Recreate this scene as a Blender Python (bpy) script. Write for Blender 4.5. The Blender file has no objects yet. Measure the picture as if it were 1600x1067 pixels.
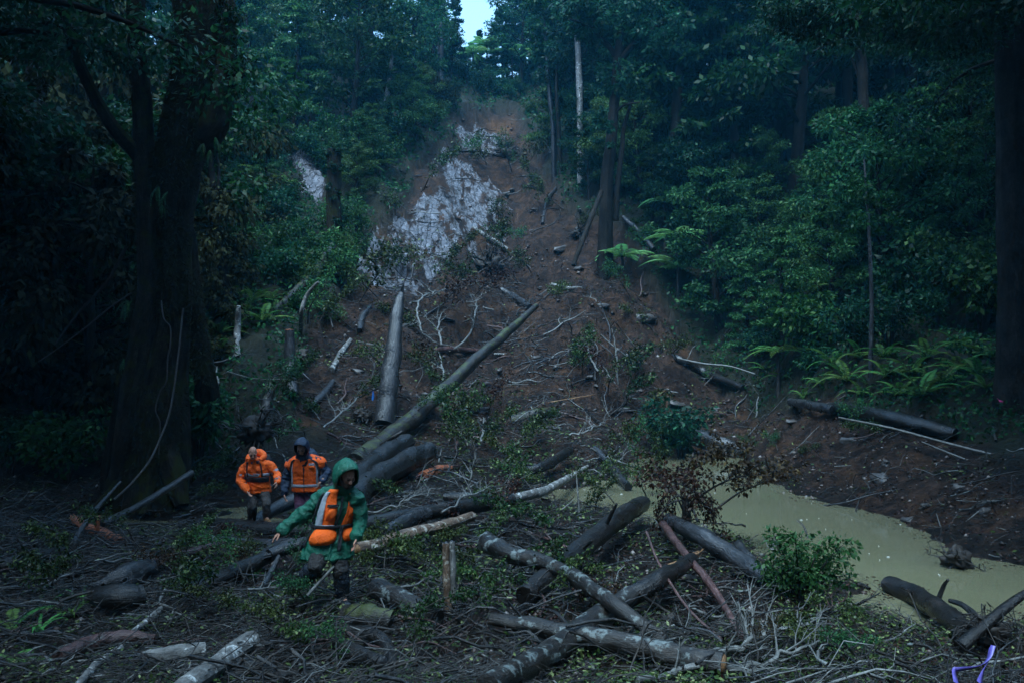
import bpy, math, random
import numpy as np
from mathutils import Vector, Matrix, Quaternion
from mathutils.bvhtree import BVHTree

random.seed(7)
RNG = np.random.default_rng(11)
SC = bpy.context.scene
COL = SC.collection
R = math.radians

# ------------------------------------------------------------------ camera, sky, sun, exposure
CAM_Z = 3.2
F = 1200.0                                   # focal length in pixels of the 1600 px wide photograph
PITCH = math.atan(51.5 / F)
cam_d = bpy.data.cameras.new('camera')
cam = bpy.data.objects.new('camera', cam_d); COL.objects.link(cam)
cam.location = (0, 0, CAM_Z)
cam.rotation_euler = (math.pi / 2 + PITCH, 0, 0)
cam_d.sensor_width = 36; cam_d.lens = 36 * F / 1600
cam_d.clip_start = 0.05; cam_d.clip_end = 1200
SC.camera = cam

SUN_EL, SUN_ROT = R(66), R(205)               # high sun behind cloud, over the photographer's shoulder
world = bpy.data.worlds.new('World'); SC.world = world; world.use_nodes = True
wn = world.node_tree; wn.nodes.clear()
w_out = wn.nodes.new('ShaderNodeOutputWorld'); w_bg = wn.nodes.new('ShaderNodeBackground')
w_sky = wn.nodes.new('ShaderNodeTexSky'); w_sky.sky_type = 'NISHITA'; w_sky.sun_disc = False
w_sky.sun_elevation = SUN_EL; w_sky.sun_rotation = SUN_ROT
w_sky.air_density = 1.0; w_sky.dust_density = 2.0; w_sky.ozone_density = 3.0
w_mix = wn.nodes.new('ShaderNodeMix'); w_mix.data_type = 'RGBA'
w_mix.inputs[0].default_value = 0.55
w_mix.inputs[7].default_value = (1.5, 3.6, 6.1, 1)      # even cloud cover over the blue dusk sky
wn.links.new(w_sky.outputs[0], w_mix.inputs[6]); wn.links.new(w_mix.outputs[2], w_bg.inputs[0])
w_bg.inputs[1].default_value = 0.075
wn.links.new(w_bg.outputs[0], w_out.inputs[0])

sun_d = bpy.data.lights.new('sun', 'SUN'); sun_d.energy = 1.1; sun_d.angle = R(35); sun_d.color = (0.56, 0.82, 1.0)
sun = bpy.data.objects.new('sun', sun_d); COL.objects.link(sun)
# Nishita rotation 0 = +Y; light travels from the sky's sun direction
sd = Vector((math.sin(SUN_ROT) * math.cos(SUN_EL), math.cos(SUN_ROT) * math.cos(SUN_EL), math.sin(SUN_EL)))
sun.rotation_euler = sd.to_track_quat('Z', 'Y').to_euler(); sun.location = (0, 40, 80)

SC.view_settings.view_transform = 'Standard'; SC.view_settings.look = 'None'
SC.view_settings.gamma = 1; SC.view_settings.use_curve_mapping = False
SC.view_settings.exposure = 2.65
SC.cycles.max_bounces = 6; SC.cycles.diffuse_bounces = 3; SC.cycles.glossy_bounces = 2
SC.cycles.transmission_bounces = 3; SC.cycles.volume_bounces = 1; SC.cycles.transparent_max_bounces = 6

# ------------------------------------------------------------------ numeric helpers
def lattice(ix, iy, iz, seed):
    h = (ix.astype(np.int64) * 374761393 + iy.astype(np.int64) * 668265263 + iz.astype(np.int64) * 2147483647 + seed * 1274126177)
    h = (h ^ (h >> 13)) * 1274126177
    h = h ^ (h >> 16)
    return (h & 0xFFFFFF) / float(0xFFFFFF)

def vnoise(x, y, z=None, seed=0):
    x = np.asarray(x, float); y = np.asarray(y, float)
    z = np.zeros_like(x) if z is None else np.asarray(z, float)
    x0, y0, z0 = np.floor(x), np.floor(y), np.floor(z)
    fx, fy, fz = x - x0, y - y0, z - z0
    fx, fy, fz = [f * f * (3 - 2 * f) for f in (fx, fy, fz)]
    r = 0
    for dx in (0, 1):
        for dy in (0, 1):
            for dz in (0, 1):
                w = (fx if dx else 1 - fx) * (fy if dy else 1 - fy) * (fz if dz else 1 - fz)
                r = r + w * lattice(x0 + dx, y0 + dy, z0 + dz, seed)
    return r * 2 - 1

def fbm(x, y, z=None, octv=4, seed=0):
    a, s, f = 1.0, 0, 1.0
    for o in range(octv):
        s = s + a * vnoise(np.asarray(x) * f, np.asarray(y) * f, None if z is None else np.asarray(z) * f, seed + o * 17)
        a *= 0.5; f *= 2.03
    return s / 1.6

def smooth(a, b, x):
    t = np.clip((np.asarray(x, float) - a) / (b - a), 0, 1)
    return t * t * (3 - 2 * t)

# ------------------------------------------------------------------ terrain heights
NODES = {   # column of the photograph -> (distance, height) profile of the valley floor and its slopes
 -500: [(-10,1.5),(3,1.5),(6,1.1),(9,.8),(12,.7),(16,.9),(20,2.5),(26,4.5),(34,8),(46,15),(65,27),(84,38),(130,20)],
 0:    [(-10,1.6),(3,1.5),(5,.9),(7,.55),(12,.4),(15,.16),(17,.10),(18.5,.3),(22,1.5),(26,2.5),(30,4),(34,6),(40,9),(46,13),(54,18),(65,25),(84,35),(130,12)],
 200:  [(-10,1.6),(3,1.5),(5,.8),(7,.5),(13,.4),(15.3,.06),(16.2,-.10),(17,-.14),(18.0,.25),(20,.7),(24,1.9),(29,4.2),(36,7.8),(44,12.5),(54,19),(66,28),(84,38),(130,14)],
 400:  [(-10,1.6),(3,1.5),(5,.8),(7,.5),(12,.4),(14.5,.12),(15.6,-.12),(17.8,-.2),(19,.4),(21,1.4),(24,2.9),(29,5.25),(36,8.75),(44,13.6),(54,20.5),(66,29.9),(80,39),(130,16)],
 560:  [(-10,1.6),(3,1.5),(5,.8),(7,.5),(9,.45),(12,.42),(15,.3),(18,.45),(22,1.2),(26,2.6),(30,4.2),(36,7.5),(44,12.5),(54,19.5),(66,28.5),(80,38),(130,16)],
 680:  [(-10,1.6),(3,1.5),(5,.8),(7,.5),(9,.45),(12,.42),(18,.35),(22,.8),(26,1.8),(30,3.2),(36,6.2),(44,11),(54,17.3),(66,25.5),(80,36),(130,16)],
 780:  [(-10,1.6),(3,1.5),(5,.8),(7,.45),(12,.4),(18,.25),(22,.3),(26,.6),(30,1.3),(34,2.6),(40,5.2),(46,8.2),(54,13),(65,20.8),(78,29.5),(84,34),(92,38),(130,18)],
 880:  [(-10,1.6),(3,1.5),(5,.8),(7,.45),(12,.35),(17,.15),(19,-.05),(22,-.05),(24,.5),(26,.8),(30,1.9),(34,3.4),(40,6.2),(46,9.4),(54,14.8),(65,22.6),(78,31.5),(90,38),(130,18)],
 1000: [(-10,1.6),(3,1.5),(5,.8),(7,.45),(12,.32),(16,.18),(18,-.2),(22,-.35),(27,-.3),(30,-.1),(32,.5),(34,1.2),(37,2.6),(40,4.8),(46,10.2),(54,16.5),(65,25),(80,36),(90,39),(130,18)],
 1150: [(-10,1.6),(3,1.5),(5,.8),(7,.4),(10,.3),(13,.2),(14.6,.05),(15.4,-.3),(20,-.5),(28,-.4),(31.5,-.15),(33,.3),(35,1.2),(38,2.8),(42,5.5),(46,8),(54,14),(65,22),(84,36),(130,20)],
 1300: [(-10,1.6),(3,1.5),(5,.8),(7,.4),(10,.25),(12,.1),(12.8,-.3),(17,-.5),(19,-.2),(20,.2),(21,.5),(26,2.0),(28,2.6),(34,5),(40,8.5),(46,12),(54,18),(65,26),(84,38),(130,20)],
 1450: [(-10,1.6),(3,1.5),(5,.8),(7,.4),(9,.2),(10.2,-.05),(11,-.3),(13.5,-.35),(15,-.1),(16,.25),(18,.8),(22,1.9),(26,3),(34,6.5),(46,13),(65,26),(84,40),(130,24)],
 1600: [(-10,1.6),(3,1.5),(5,.8),(7,.45),(9,.2),(10,-.1),(12.2,-.3),(13,-.1),(14,.3),(18,1.4),(22,2.5),(26,3.7),(34,7.2),(46,14),(65,27),(84,42),(130,26)],
 2100: [(-10,1.6),(3,1.5),(6,1.0),(9,.8),(12,1.0),(18,2.4),(26,4.8),(34,8.5),(46,15),(65,28),(84,44),(130,30)],
}
_cols = sorted(NODES)
_D = np.concatenate([np.linspace(-10, 4, 30), np.geomspace(4.2, 140, 420)])
_U = np.linspace(-1.1, 1.1, 331)
_prof = np.array([np.interp(_D, [p[0] for p in NODES[c]], [p[1] for p in NODES[c]]) for c in _cols])
_cu = np.array([(c - 800) / F for c in _cols])
_H = np.empty((len(_U), len(_D)))
for j in range(len(_D)):
    _H[:, j] = np.interp(_U, _cu, _prof[:, j])
for _ in range(3):                            # soften the creases between the profiles
    P_ = np.pad(_H, ((3, 3), (1, 1)), 'edge')
    _H = sum(P_[3 + k:3 + k + len(_U), 1:-1] for k in (-3, -2, -1, 0, 1, 2, 3)) / 7
    P_ = np.pad(_H, ((0, 0), (1, 1)), 'edge')
    _H = (P_[:, :-2] + 2 * P_[:, 1:-1] + P_[:, 2:]) / 4

def base_h(x, y):
    x = np.asarray(x, float); y = np.asarray(y, float)
    u = np.clip(x / np.maximum(y, 5.0), -1.1, 1.1)
    fu = (u + 1.1) / 2.2 * (len(_U) - 1)
    fd = np.interp(np.clip(y, -10, 140), _D, np.arange(len(_D)))
    i = np.clip(fu.astype(int), 0, len(_U) - 2); j = np.clip(fd.astype(int), 0, len(_D) - 2)
    a, b = fu - i, fd - j
    return (_H[i, j] * (1 - a) * (1 - b) + _H[i + 1, j] * a * (1 - b) + _H[i, j + 1] * (1 - a) * b + _H[i + 1, j + 1] * a * b)

def height(x, y):
    x = np.asarray(x, float); y = np.asarray(y, float)
    wk = smooth(9, 13, y) * (1 - .5 * smooth(40, 60, y))        # ragged shores and banks
    b = base_h(x + wk * 1.0 * fbm(x / 1.7, y / 1.7, octv=4, seed=151), y + wk * 1.5 * fbm(x / 1.9, y / 1.9, octv=4, seed=157))
    # unseen rises added behind and beside the camera to block low skylight
    b = b + 34 * smooth(5, 62, -y) + 26 * smooth(15, 60, np.abs(x)) * (1 - smooth(12, 34, y))
    slope = smooth(.6, 4.5, b)
    rough = .10 * fbm(x / 1.5, y / 1.5, octv=3, seed=3) + .035 * fbm(x / .32, y / .32, octv=3, seed=5)
    hill = .60 * fbm(x / 5.0, y / 5.0, octv=3, seed=9) + .34 * fbm(x / 1.2, y / 1.2, octv=5, seed=12) - .75 * (np.abs(fbm(x / 1.9 + .35 * y / 1.9, y / 6.5, octv=4, seed=23)) - .3) + .22 * np.abs(fbm(x / .55, y / .55, octv=3, seed=29))
    damp = .7 + .3 * smooth(.02, .35, np.abs(b))
    z = b + rough * damp + hill * slope
    if SLIP_POLY is not None:                     # the forest floor ends in a low raw bank along the slide
        z = z + .6 * smooth(1.6, 3.0, b) * smooth(19, 22, y) * ~inside(SLIP_POLY, *jitter(x, y))
    return z
SLIP_POLY = None
def jitter(x, y): return x + 1.2 * fbm(x / 1.4, y / 1.4, octv=5, seed=41), y + 1.8 * fbm(x / 1.4, y / 1.4, octv=5, seed=47)
def inside(poly, x, y):
    r = np.zeros(np.shape(x), bool); n = len(poly)
    for k in range(n):
        x1, y1 = poly[k]; x2, y2 = poly[(k + 1) % n]
        if y1 == y2: continue
        c = ((y1 > y) != (y2 > y)) & (x < (x2 - x1) * (y - y1) / (y2 - y1) + x1)
        r ^= c
    return r

CR, SR = math.cos(PITCH), math.sin(PITCH)
def ray(px, py):
    a, b = (px - 800) / F, (533.5 - py) / F
    return Vector((a, CR - b * SR, SR + b * CR))
def P(px, py, d):
    """point on the line of sight at distance d along +Y"""
    r = ray(px, py); k = d / r.y
    return Vector((r.x * k, d, CAM_Z + r.z * k))
_ts = np.geomspace(4.0, 110, 1800)
def G(px, py, water=True):
    """where a line of sight meets the ground (or the water)"""
    r = ray(px, py); r = r / r.y
    h = height(r.x * _ts, _ts)
    if water: h = np.maximum(h, 0)
    zz = CAM_Z + r.z * _ts
    k = np.nonzero(zz < h)[0]
    d = _ts[k[0]] if len(k) else 90.0
    return Vector((r.x * d, d, float(h[k[0]]) if len(k) else float(height(r.x * d, d))))
def pix(p):
    """photograph pixel of a world point"""
    x, y, z = p[0], p[1], p[2] - CAM_Z
    yc = y * CR + z * SR; zc = -y * SR + z * CR
    return 800 + F * x / yc, 533.5 - F * zc / yc

# ------------------------------------------------------------------ object helpers
def tag(o, label=None, cat=None, group=None, kind=None):
    if label: o['label'] = label
    if cat: o['category'] = cat
    if group: o['group'] = group
    if kind: o['kind'] = kind
    return o
def empty(name, loc=(0, 0, 0), rot=(0, 0, 0)):
    o = bpy.data.objects.new(name, None); o.empty_display_size = .2
    o.location = loc; o.rotation_euler = rot; COL.objects.link(o); return o
def link(name, me, parent=None, loc=(0, 0, 0), rot=(0, 0, 0), scale=(1, 1, 1)):
    o = bpy.data.objects.new(name, me); o.location = loc; o.rotation_euler = rot; o.scale = scale
    COL.objects.link(o); o.parent = parent; return o

class MB:
    """collects vertices and faces (quads and triangles), optional uv per vertex and tint per vertex"""
    def __init__(s): s.v, s.q, s.t, s.uv, s.tint, s.n = [], [], [], [], [], 0
    def add(s, v, quads=None, tris=None, uv=None, tint=0.5):
        v = np.asarray(v, float).reshape(-1, 3)
        s.v.append(v)
        if quads is not None and len(quads): s.q.append(np.asarray(quads, int).reshape(-1, 4) + s.n)
        if tris is not None and len(tris): s.t.append(np.asarray(tris, int).reshape(-1, 3) + s.n)
        s.uv.append(np.zeros((len(v), 2)) if uv is None else np.asarray(uv, float))
        s.tint.append(np.full(len(v), tint) if np.isscalar(tint) else np.asarray(tint, float))
        s.n += len(v)
    def mesh(s, name, mats, smooth_=True):
        me = bpy.data.meshes.new(name)
        v = np.concatenate(s.v) if s.v else np.zeros((0, 3))
        q = np.concatenate(s.q) if s.q else np.zeros((0, 4), int)
        t = np.concatenate(s.t) if s.t else np.zeros((0, 3), int)
        me.vertices.add(len(v)); me.vertices.foreach_set('co', v.ravel())
        nl = q.size + t.size
        loops = np.concatenate([q.ravel(), t.ravel()])
        me.loops.add(nl); me.loops.foreach_set('vertex_index', loops.astype(np.int32))
        me.polygons.add(len(q) + len(t))
        st = np.concatenate([np.arange(len(q)) * 4, len(q) * 4 + np.arange(len(t)) * 3]).astype(np.int32)
        me.polygons.foreach_set('loop_start', st)
        if smooth_: me.polygons.foreach_set('use_smooth', np.ones(len(q) + len(t), bool))
        uv = np.concatenate(s.uv)[loops]
        l = me.uv_layers.new(name='UVMap'); l.data.foreach_set('uv', uv.ravel())
        a = me.attributes.new('tint', 'FLOAT', 'POINT'); a.data.foreach_set('value', np.concatenate(s.tint))
        for m in (mats if isinstance(mats, (list, tuple)) else [mats]): me.materials.append(m)
        me.update(); me.validate()
        return me

def spline(pts, n):
    """Catmull-Rom through pts, n samples"""
    p = np.array([list(a) for a in pts], float)
    if len(p) == 2:
        t = np.linspace(0, 1, n)[:, None]; return p[0] * (1 - t) + p[1] * t
    q = np.vstack([2 * p[0] - p[1], p, 2 * p[-1] - p[-2]])
    s = np.linspace(0, len(p) - 1, n); i = np.minimum(s.astype(int), len(p) - 2); t = (s - i)[:, None]
    a, b, c, d = q[i], q[i + 1], q[i + 2], q[i + 3]
    return .5 * (2 * b + (c - a) * t + (2 * a - 5 * b + 4 * c - d) * t * t + (3 * b - a - 3 * c + d) * t ** 3)

def frames(p):
    t = np.gradient(p, axis=0); t /= np.linalg.norm(t, axis=1)[:, None] + 1e-12
    up = np.array([0, 0, 1.0]) if abs(t[0][2]) < .9 else np.array([1.0, 0, 0])
    a = np.cross(up, t[0]); a /= np.linalg.norm(a); A = [a]
    for k in range(1, len(p)):
        a = A[-1] - t[k] * np.dot(A[-1], t[k]); a /= np.linalg.norm(a) + 1e-12; A.append(a)
    A = np.array(A); return t, A, np.cross(t, A)

def tube(mb, pts, rad, sides=10, n=None, rough=.06, seed=0, tint=.5, cap=True, freq=3.0, ridge=0.0, nridge=6):
    """an uneven tapering tube along a smooth path; UV = (around in metres, along in metres)"""
    n = n or max(3, 4 * len(pts))
    p = spline(pts, n)
    r = np.interp(np.linspace(0, 1, n), np.linspace(0, 1, len(rad)), rad)
    t, A, B = frames(p)
    s = np.concatenate([[0], np.cumsum(np.linalg.norm(np.diff(p, axis=0), axis=1))])
    an = np.linspace(0, 2 * math.pi, sides + 1)
    ca, sa = np.cos(an), np.sin(an)
    rr = np.repeat(r[:, None], sides + 1, 1)
    if rough:
        k = 1.0 / max(r.max(), .01)
        nx, ny = np.broadcast_to(ca, rr.shape), np.broadcast_to(sa, rr.shape)
        rr = rr * (1 + rough * 2 * fbm(nx * 1.3 + seed * 7.1, ny * 1.3 + seed * 3.3, np.repeat(s[:, None], sides + 1, 1) * k / freq, octv=3, seed=seed))
    if ridge:
        rr = rr * (1 + ridge * np.sin(an * nridge + seed)[None, :] * (1 + .5 * np.sin(s * 1.3 + seed))[:, None])
    v = p[:, None, :] + rr[:, :, None] * (ca[None, :, None] * A[:, None, :] + sa[None, :, None] * B[:, None, :])
    uv = np.stack([np.broadcast_to(an, rr.shape) * max(r.mean(), .02), np.repeat(s[:, None], sides + 1, 1)], -1)
    W = sides + 1
    i, j = np.meshgrid(np.arange(n - 1), np.arange(sides), indexing='ij')
    q = np.stack([i * W + j, i * W + j + 1, (i + 1) * W + j + 1, (i + 1) * W + j], -1).reshape(-1, 4)
    mb.add(v.reshape(-1, 3), quads=q, uv=uv.reshape(-1, 2), tint=tint)
    if cap:
        for e in (0, n - 1):
            c = p[e]
            ring = v[e, :sides]
            vv = np.vstack([ring, c + (t[e] * r[e] * (.12 if e else -.12))])
            tr = [(k, (k + 1) % sides, sides) if e else ((k + 1) % sides, k, sides) for k in range(sides)]
            mb.add(vv, tris=tr, uv=np.zeros((sides + 1, 2)), tint=tint)
    return p, r, (t, A, B)

def leaf_cards(mb, C, D, N, L, W, tint, fold=.0):
    """one four-cornered leaf per row: C base, D direction, N normal"""
    C, D, N = [np.asarray(a, float) for a in (C, D, N)]
    D = D / (np.linalg.norm(D, axis=1)[:, None] + 1e-9)
    S = np.cross(D, N); S /= np.linalg.norm(S, axis=1)[:, None] + 1e-9
    U = np.cross(S, D)
    L = np.asarray(L)[:, None]; W = np.asarray(W)[:, None]
    m = C + D * L * .45 - U * L * fold
    v = np.stack([C, m + S * W * .5, C + D * L - U * L * fold * 2.2, m - S * W * .5], 1).reshape(-1, 3)
    q = np.arange(len(C) * 4).reshape(-1, 4)
    mb.add(v, quads=q, tint=np.repeat(tint, 4))

def rand_unit(n):
    v = RNG.normal(size=(n, 3)); return v / np.linalg.norm(v, axis=1)[:, None]

# ------------------------------------------------------------------ materials
def new_mat(name):
    m = bpy.data.materials.new(name); m.use_nodes = True
    nt = m.node_tree; b = nt.nodes['Principled BSDF']; return m, nt, b
def node(nt, t, **kw):
    n = nt.nodes.new(t)
    for k, v in kw.items(): setattr(n, k, v)
    return n
def ramp(nt, fac, stops):
    r = node(nt, 'ShaderNodeValToRGB'); e = r.color_ramp.elements
    while len(e) < len(stops): e.new(.5)
    for el, (p, c) in zip(e, stops): el.position = p; el.color = (*c, 1)
    nt.links.new(fac, r.inputs[0]); return r.outputs[0]
def noise(nt, vec, scale, detail=5, rough=.6, dist=0):
    n = node(nt, 'ShaderNodeTexNoise'); n.inputs['Scale'].default_value = scale; n.inputs['Detail'].default_value = detail
    n.inputs['Roughness'].default_value = rough; n.inputs['Distortion'].default_value = dist
    if vec is not None: nt.links.new(vec, n.inputs['Vector'])
    return n.outputs[0]
def mapping(nt, vec, scale):
    m = node(nt, 'ShaderNodeMapping'); m.inputs['Scale'].default_value = scale; nt.links.new(vec, m.inputs[0]); return m.outputs[0]
def mixc(nt, fac, a, b, mode='MIX'):
    m = node(nt, 'ShaderNodeMix'); m.data_type = 'RGBA'; m.blend_type = mode
    for s, v in ((0, fac), (6, a), (7, b)):
        if hasattr(v, 'is_output'): nt.links.new(v, m.inputs[s])
        elif isinstance(v, tuple): m.inputs[s].default_value = (*v, 1)
        else: m.inputs[s].default_value = v
    return m.outputs[2]
def math_(nt, op, a, b=None):
    m = node(nt, 'ShaderNodeMath', operation=op)
    for k, v in enumerate((a, b)):
        if v is None: continue
        if hasattr(v, 'is_output'): nt.links.new(v, m.inputs[k])
        else: m.inputs[k].default_value = v
    return m.outputs[0]
def bump(nt, h, strength, dist, b):
    n = node(nt, 'ShaderNodeBump'); n.inputs['Strength'].default_value = strength; n.inputs['Distance'].default_value = dist
    nt.links.new(h, n.inputs['Height']); nt.links.new(n.outputs[0], b.inputs['Normal'])
def attr(nt, name):
    return node(nt, 'ShaderNodeAttribute', attribute_name=name)

def bark_mat(name, dark, mid, pale, lichen=.0, moss=.0, rough=.42, spec=.5, moss_col=(.055, .065, .015), lich_col=(.34, .40, .38)):
    m, nt, b = new_mat(name)
    uv = node(nt, 'ShaderNodeUVMap').outputs[0]
    tc = node(nt, 'ShaderNodeTexCoord').outputs['Object']
    g1 = noise(nt, mapping(nt, uv, (20, 4.5, 1)), 1.5, 7, .7, .4)
    g2 = noise(nt, tc, 11, 6, .72)
    g = math_(nt, 'ADD', math_(nt, 'MULTIPLY', g1, .55), math_(nt, 'MULTIPLY', g2, .45))
    big = noise(nt, tc, 1.7, 4)
    c = ramp(nt, g, [(.38, dark), (.52, mid), (.66, pale)])
    c = mixc(nt, ramp(nt, big, [(.35, (0, 0, 0)), (.65, (1, 1, 1))]), c, mixc(nt, .5, c, dark))
    band = noise(nt, mapping(nt, uv, (3.0, 1.1, 1)), 1.6, 6, .7, .8)      # scuffed and peeled stretches, mud caked on others
    c = mixc(nt, ramp(nt, band, [(.36, (.85, .85, .85)), (.50, (0, 0, 0))]), c, tuple(a * .55 for a in dark))
    c = mixc(nt, ramp(nt, band, [(.56, (0, 0, 0)), (.70, (.6, .6, .6))]), c, pale)
    if lichen:
        ln = noise(nt, tc, 6.0, 6, .7)
        c = mixc(nt, ramp(nt, ln, [(.60 - lichen * .25, (0, 0, 0)), (.66 - lichen * .25, (1, 1, 1))]), c, lich_col)
    if moss:
        nn = noise(nt, tc, 2.1, 6, .7)
        gz = node(nt, 'ShaderNodeNewGeometry').outputs['Normal']
        sx = node(nt, 'ShaderNodeSeparateXYZ'); nt.links.new(gz, sx.inputs[0])
        f = math_(nt, 'ADD', nn, math_(nt, 'MULTIPLY', sx.outputs[2], .14))
        mc = mixc(nt, noise(nt, tc, 22, 3), moss_col, tuple(a * .35 for a in moss_col))
        c = mixc(nt, ramp(nt, f, [(.66 - moss * .4, (0, 0, 0)), (.74 - moss * .4, (1, 1, 1))]), c, mc)
    nt.links.new(c, b.inputs['Base Color'])
    nt.links.new(ramp(nt, big, [(.3, (rough - .14,) * 3), (.7, (rough + .2,) * 3)]), b.inputs['Roughness'])
    b.inputs['Specular IOR Level'].default_value = spec
    bump(nt, math_(nt, 'ADD', g, math_(nt, 'MULTIPLY', big, .6)), 1.0, .035, b)
    return m

def leaf_mat(name, a, bcol, c3, trans=.35, rough=.42, hue=.5):
    """leaf colour from the leaf's own random tint and the plant's own random number"""
    m, nt, b = new_mat(name)
    t = attr(nt, 'tint').outputs['Fac']
    oi = node(nt, 'ShaderNodeObjectInfo').outputs['Random']
    c = ramp(nt, t, [(.05, a), (.6, bcol), (.97, c3)])
    h = node(nt, 'ShaderNodeHueSaturation'); nt.links.new(c, h.inputs['Color'])
    nt.links.new(math_(nt, 'ADD', math_(nt, 'MULTIPLY', oi, .085), .445), h.inputs['Hue'])
    oi2 = math_(nt, 'FRACT', math_(nt, 'MULTIPLY', oi, 7.31))
    nt.links.new(math_(nt, 'ADD', math_(nt, 'MULTIPLY', oi2, .7), .65), h.inputs['Value'])
    nt.links.new(h.outputs[0], b.inputs['Base Color'])
    b.inputs['Roughness'].default_value = rough; b.inputs['Specular IOR Level'].default_value = .12
    tr = node(nt, 'ShaderNodeBsdfTranslucent'); nt.links.new(h.outputs[0], tr.inputs[0])
    mx = node(nt, 'ShaderNodeMixShader'); mx.inputs[0].default_value = trans
    nt.links.new(b.outputs[0], mx.inputs[1]); nt.links.new(tr.outputs[0], mx.inputs[2])
    nt.links.new(mx.outputs[0], nt.nodes['Material Output'].inputs[0])
    return m

def plain_mat(name, col, rough=.6, var=.25, scale=14, metal=0, spec=.5, bumps=.2):
    m, nt, b = new_mat(name)
    tc = node(nt, 'ShaderNodeTexCoord').outputs['Object']
    n = noise(nt, tc, scale, 5)
    lo = tuple(max(0, c * (1 - var)) for c in col); hi = tuple(min(1, c * (1 + var)) for c in col)
    nt.links.new(ramp(nt, n, [(.3, lo), (.7, hi)]), b.inputs['Base Color'])
    b.inputs['Roughness'].default_value = rough; b.inputs['Metallic'].default_value = metal
    b.inputs['Specular IOR Level'].default_value = spec
    if bumps: bump(nt, n, bumps, .01, b)
    return m

M = {}
M['bark_dark'] = bark_mat('dark wet bark', (.003, .0024, .002), (.010, .0072, .0058), (.040, .029, .023), rough=.30)
M['bark_grey'] = bark_mat('grey bark', (.008, .008, .009), (.028, .028, .031), (.10, .10, .105), rough=.30)
M['bark_stand'] = bark_mat('standing trunk bark', (.005, .0045, .004), (.016, .0135, .011), (.038, .033, .028), rough=.75, spec=.12)
M['bark_lichen'] = bark_mat('lichen spotted bark', (.004, .003, .0024), (.017, .0125, .0095), (.058, .044, .036), lichen=.22, rough=.38, lich_col=(.125, .145, .14))
M['bark_moss'] = bark_mat('mossy bark', (.005, .004, .003), (.018, .013, .010), (.055, .042, .034), moss=.14, rough=.42, moss_col=(.050, .062, .009))
M['bark_mossy_trunk'] = bark_mat('moss grown trunk', (.007, .0062, .005), (.021, .018, .013), (.05, .043, .031), moss=.36, rough=.8, spec=.08, moss_col=(.028, .031, .008))
M['bark_pale'] = bark_mat('pale bark', (.06, .055, .05), (.17, .165, .155), (.36, .35, .33), lichen=.12, rough=.55, lich_col=(.5, .5, .48))
M['bark_brown'] = bark_mat('peeling brown bark', (.05, .026, .014), (.16, .10, .065), (.36, .28, .20), lichen=.2, rough=.5, lich_col=(.42, .38, .32))
M['bark_red'] = bark_mat('reddish wet bark', (.030, .012, .010), (.09, .042, .036), (.20, .12, .11), rough=.35)
M['twig'] = bark_mat('twig bark', (.004, .003, .002), (.016, .0105, .007), (.080, .058, .042), rough=.5)
M['twig_pale'] = bark_mat('pale twig', (.06, .06, .056), (.16, .16, .15), (.36, .36, .34), rough=.45)
M['raw_wood'] = bark_mat('raw split wood', (.10, .042, .014), (.23, .115, .045), (.42, .26, .13), rough=.6)
M['red_wood'] = bark_mat('red rotten wood', (.10, .024, .008), (.30, .075, .022), (.42, .14, .05), rough=.6)
M['root'] = bark_mat('muddy root', (.008, .006, .005), (.022, .017, .014), (.05, .04, .034), rough=.6)
M['clod'] = plain_mat('clod of earth', (.018, .013, .010), .7, .5, 9, bumps=.8)
M['leaf_forest'] = leaf_mat('forest leaf', (.004, .022, .009), (.014, .068, .026), (.060, .17, .055))
M['leaf_dark'] = leaf_mat('dark forest leaf', (.003, .017, .009), (.010, .052, .025), (.034, .115, .048))
M['leaf_shrub'] = leaf_mat('shrub leaf', (.008, .036, .012), (.032, .105, .036), (.11, .23, .075))
M['leaf_debris'] = leaf_mat('torn leaf', (.006, .013, .003), (.022, .050, .013), (.14, .18, .07), trans=.15, rough=.3)
M['leaf_brown'] = leaf_mat('withered leaf', (.010, .006, .003), (.032, .018, .009), (.10, .066, .03), trans=.15)
M['leaf_moss'] = leaf_mat('hanging moss', (.008, .010, .004), (.018, .024, .008), (.036, .050, .014), trans=.1, rough=.8)
M['frond'] = leaf_mat('fern frond', (.024, .070, .018), (.060, .16, .04), (.12, .26, .065), trans=.3)
M['frond_pale'] = leaf_mat('pale fern frond', (.06, .18, .06), (.12, .33, .11), (.18, .40, .15), trans=.3)
M['rock'] = plain_mat('rock', (.050, .043, .040), .5, .7, 5, bumps=.8)

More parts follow.
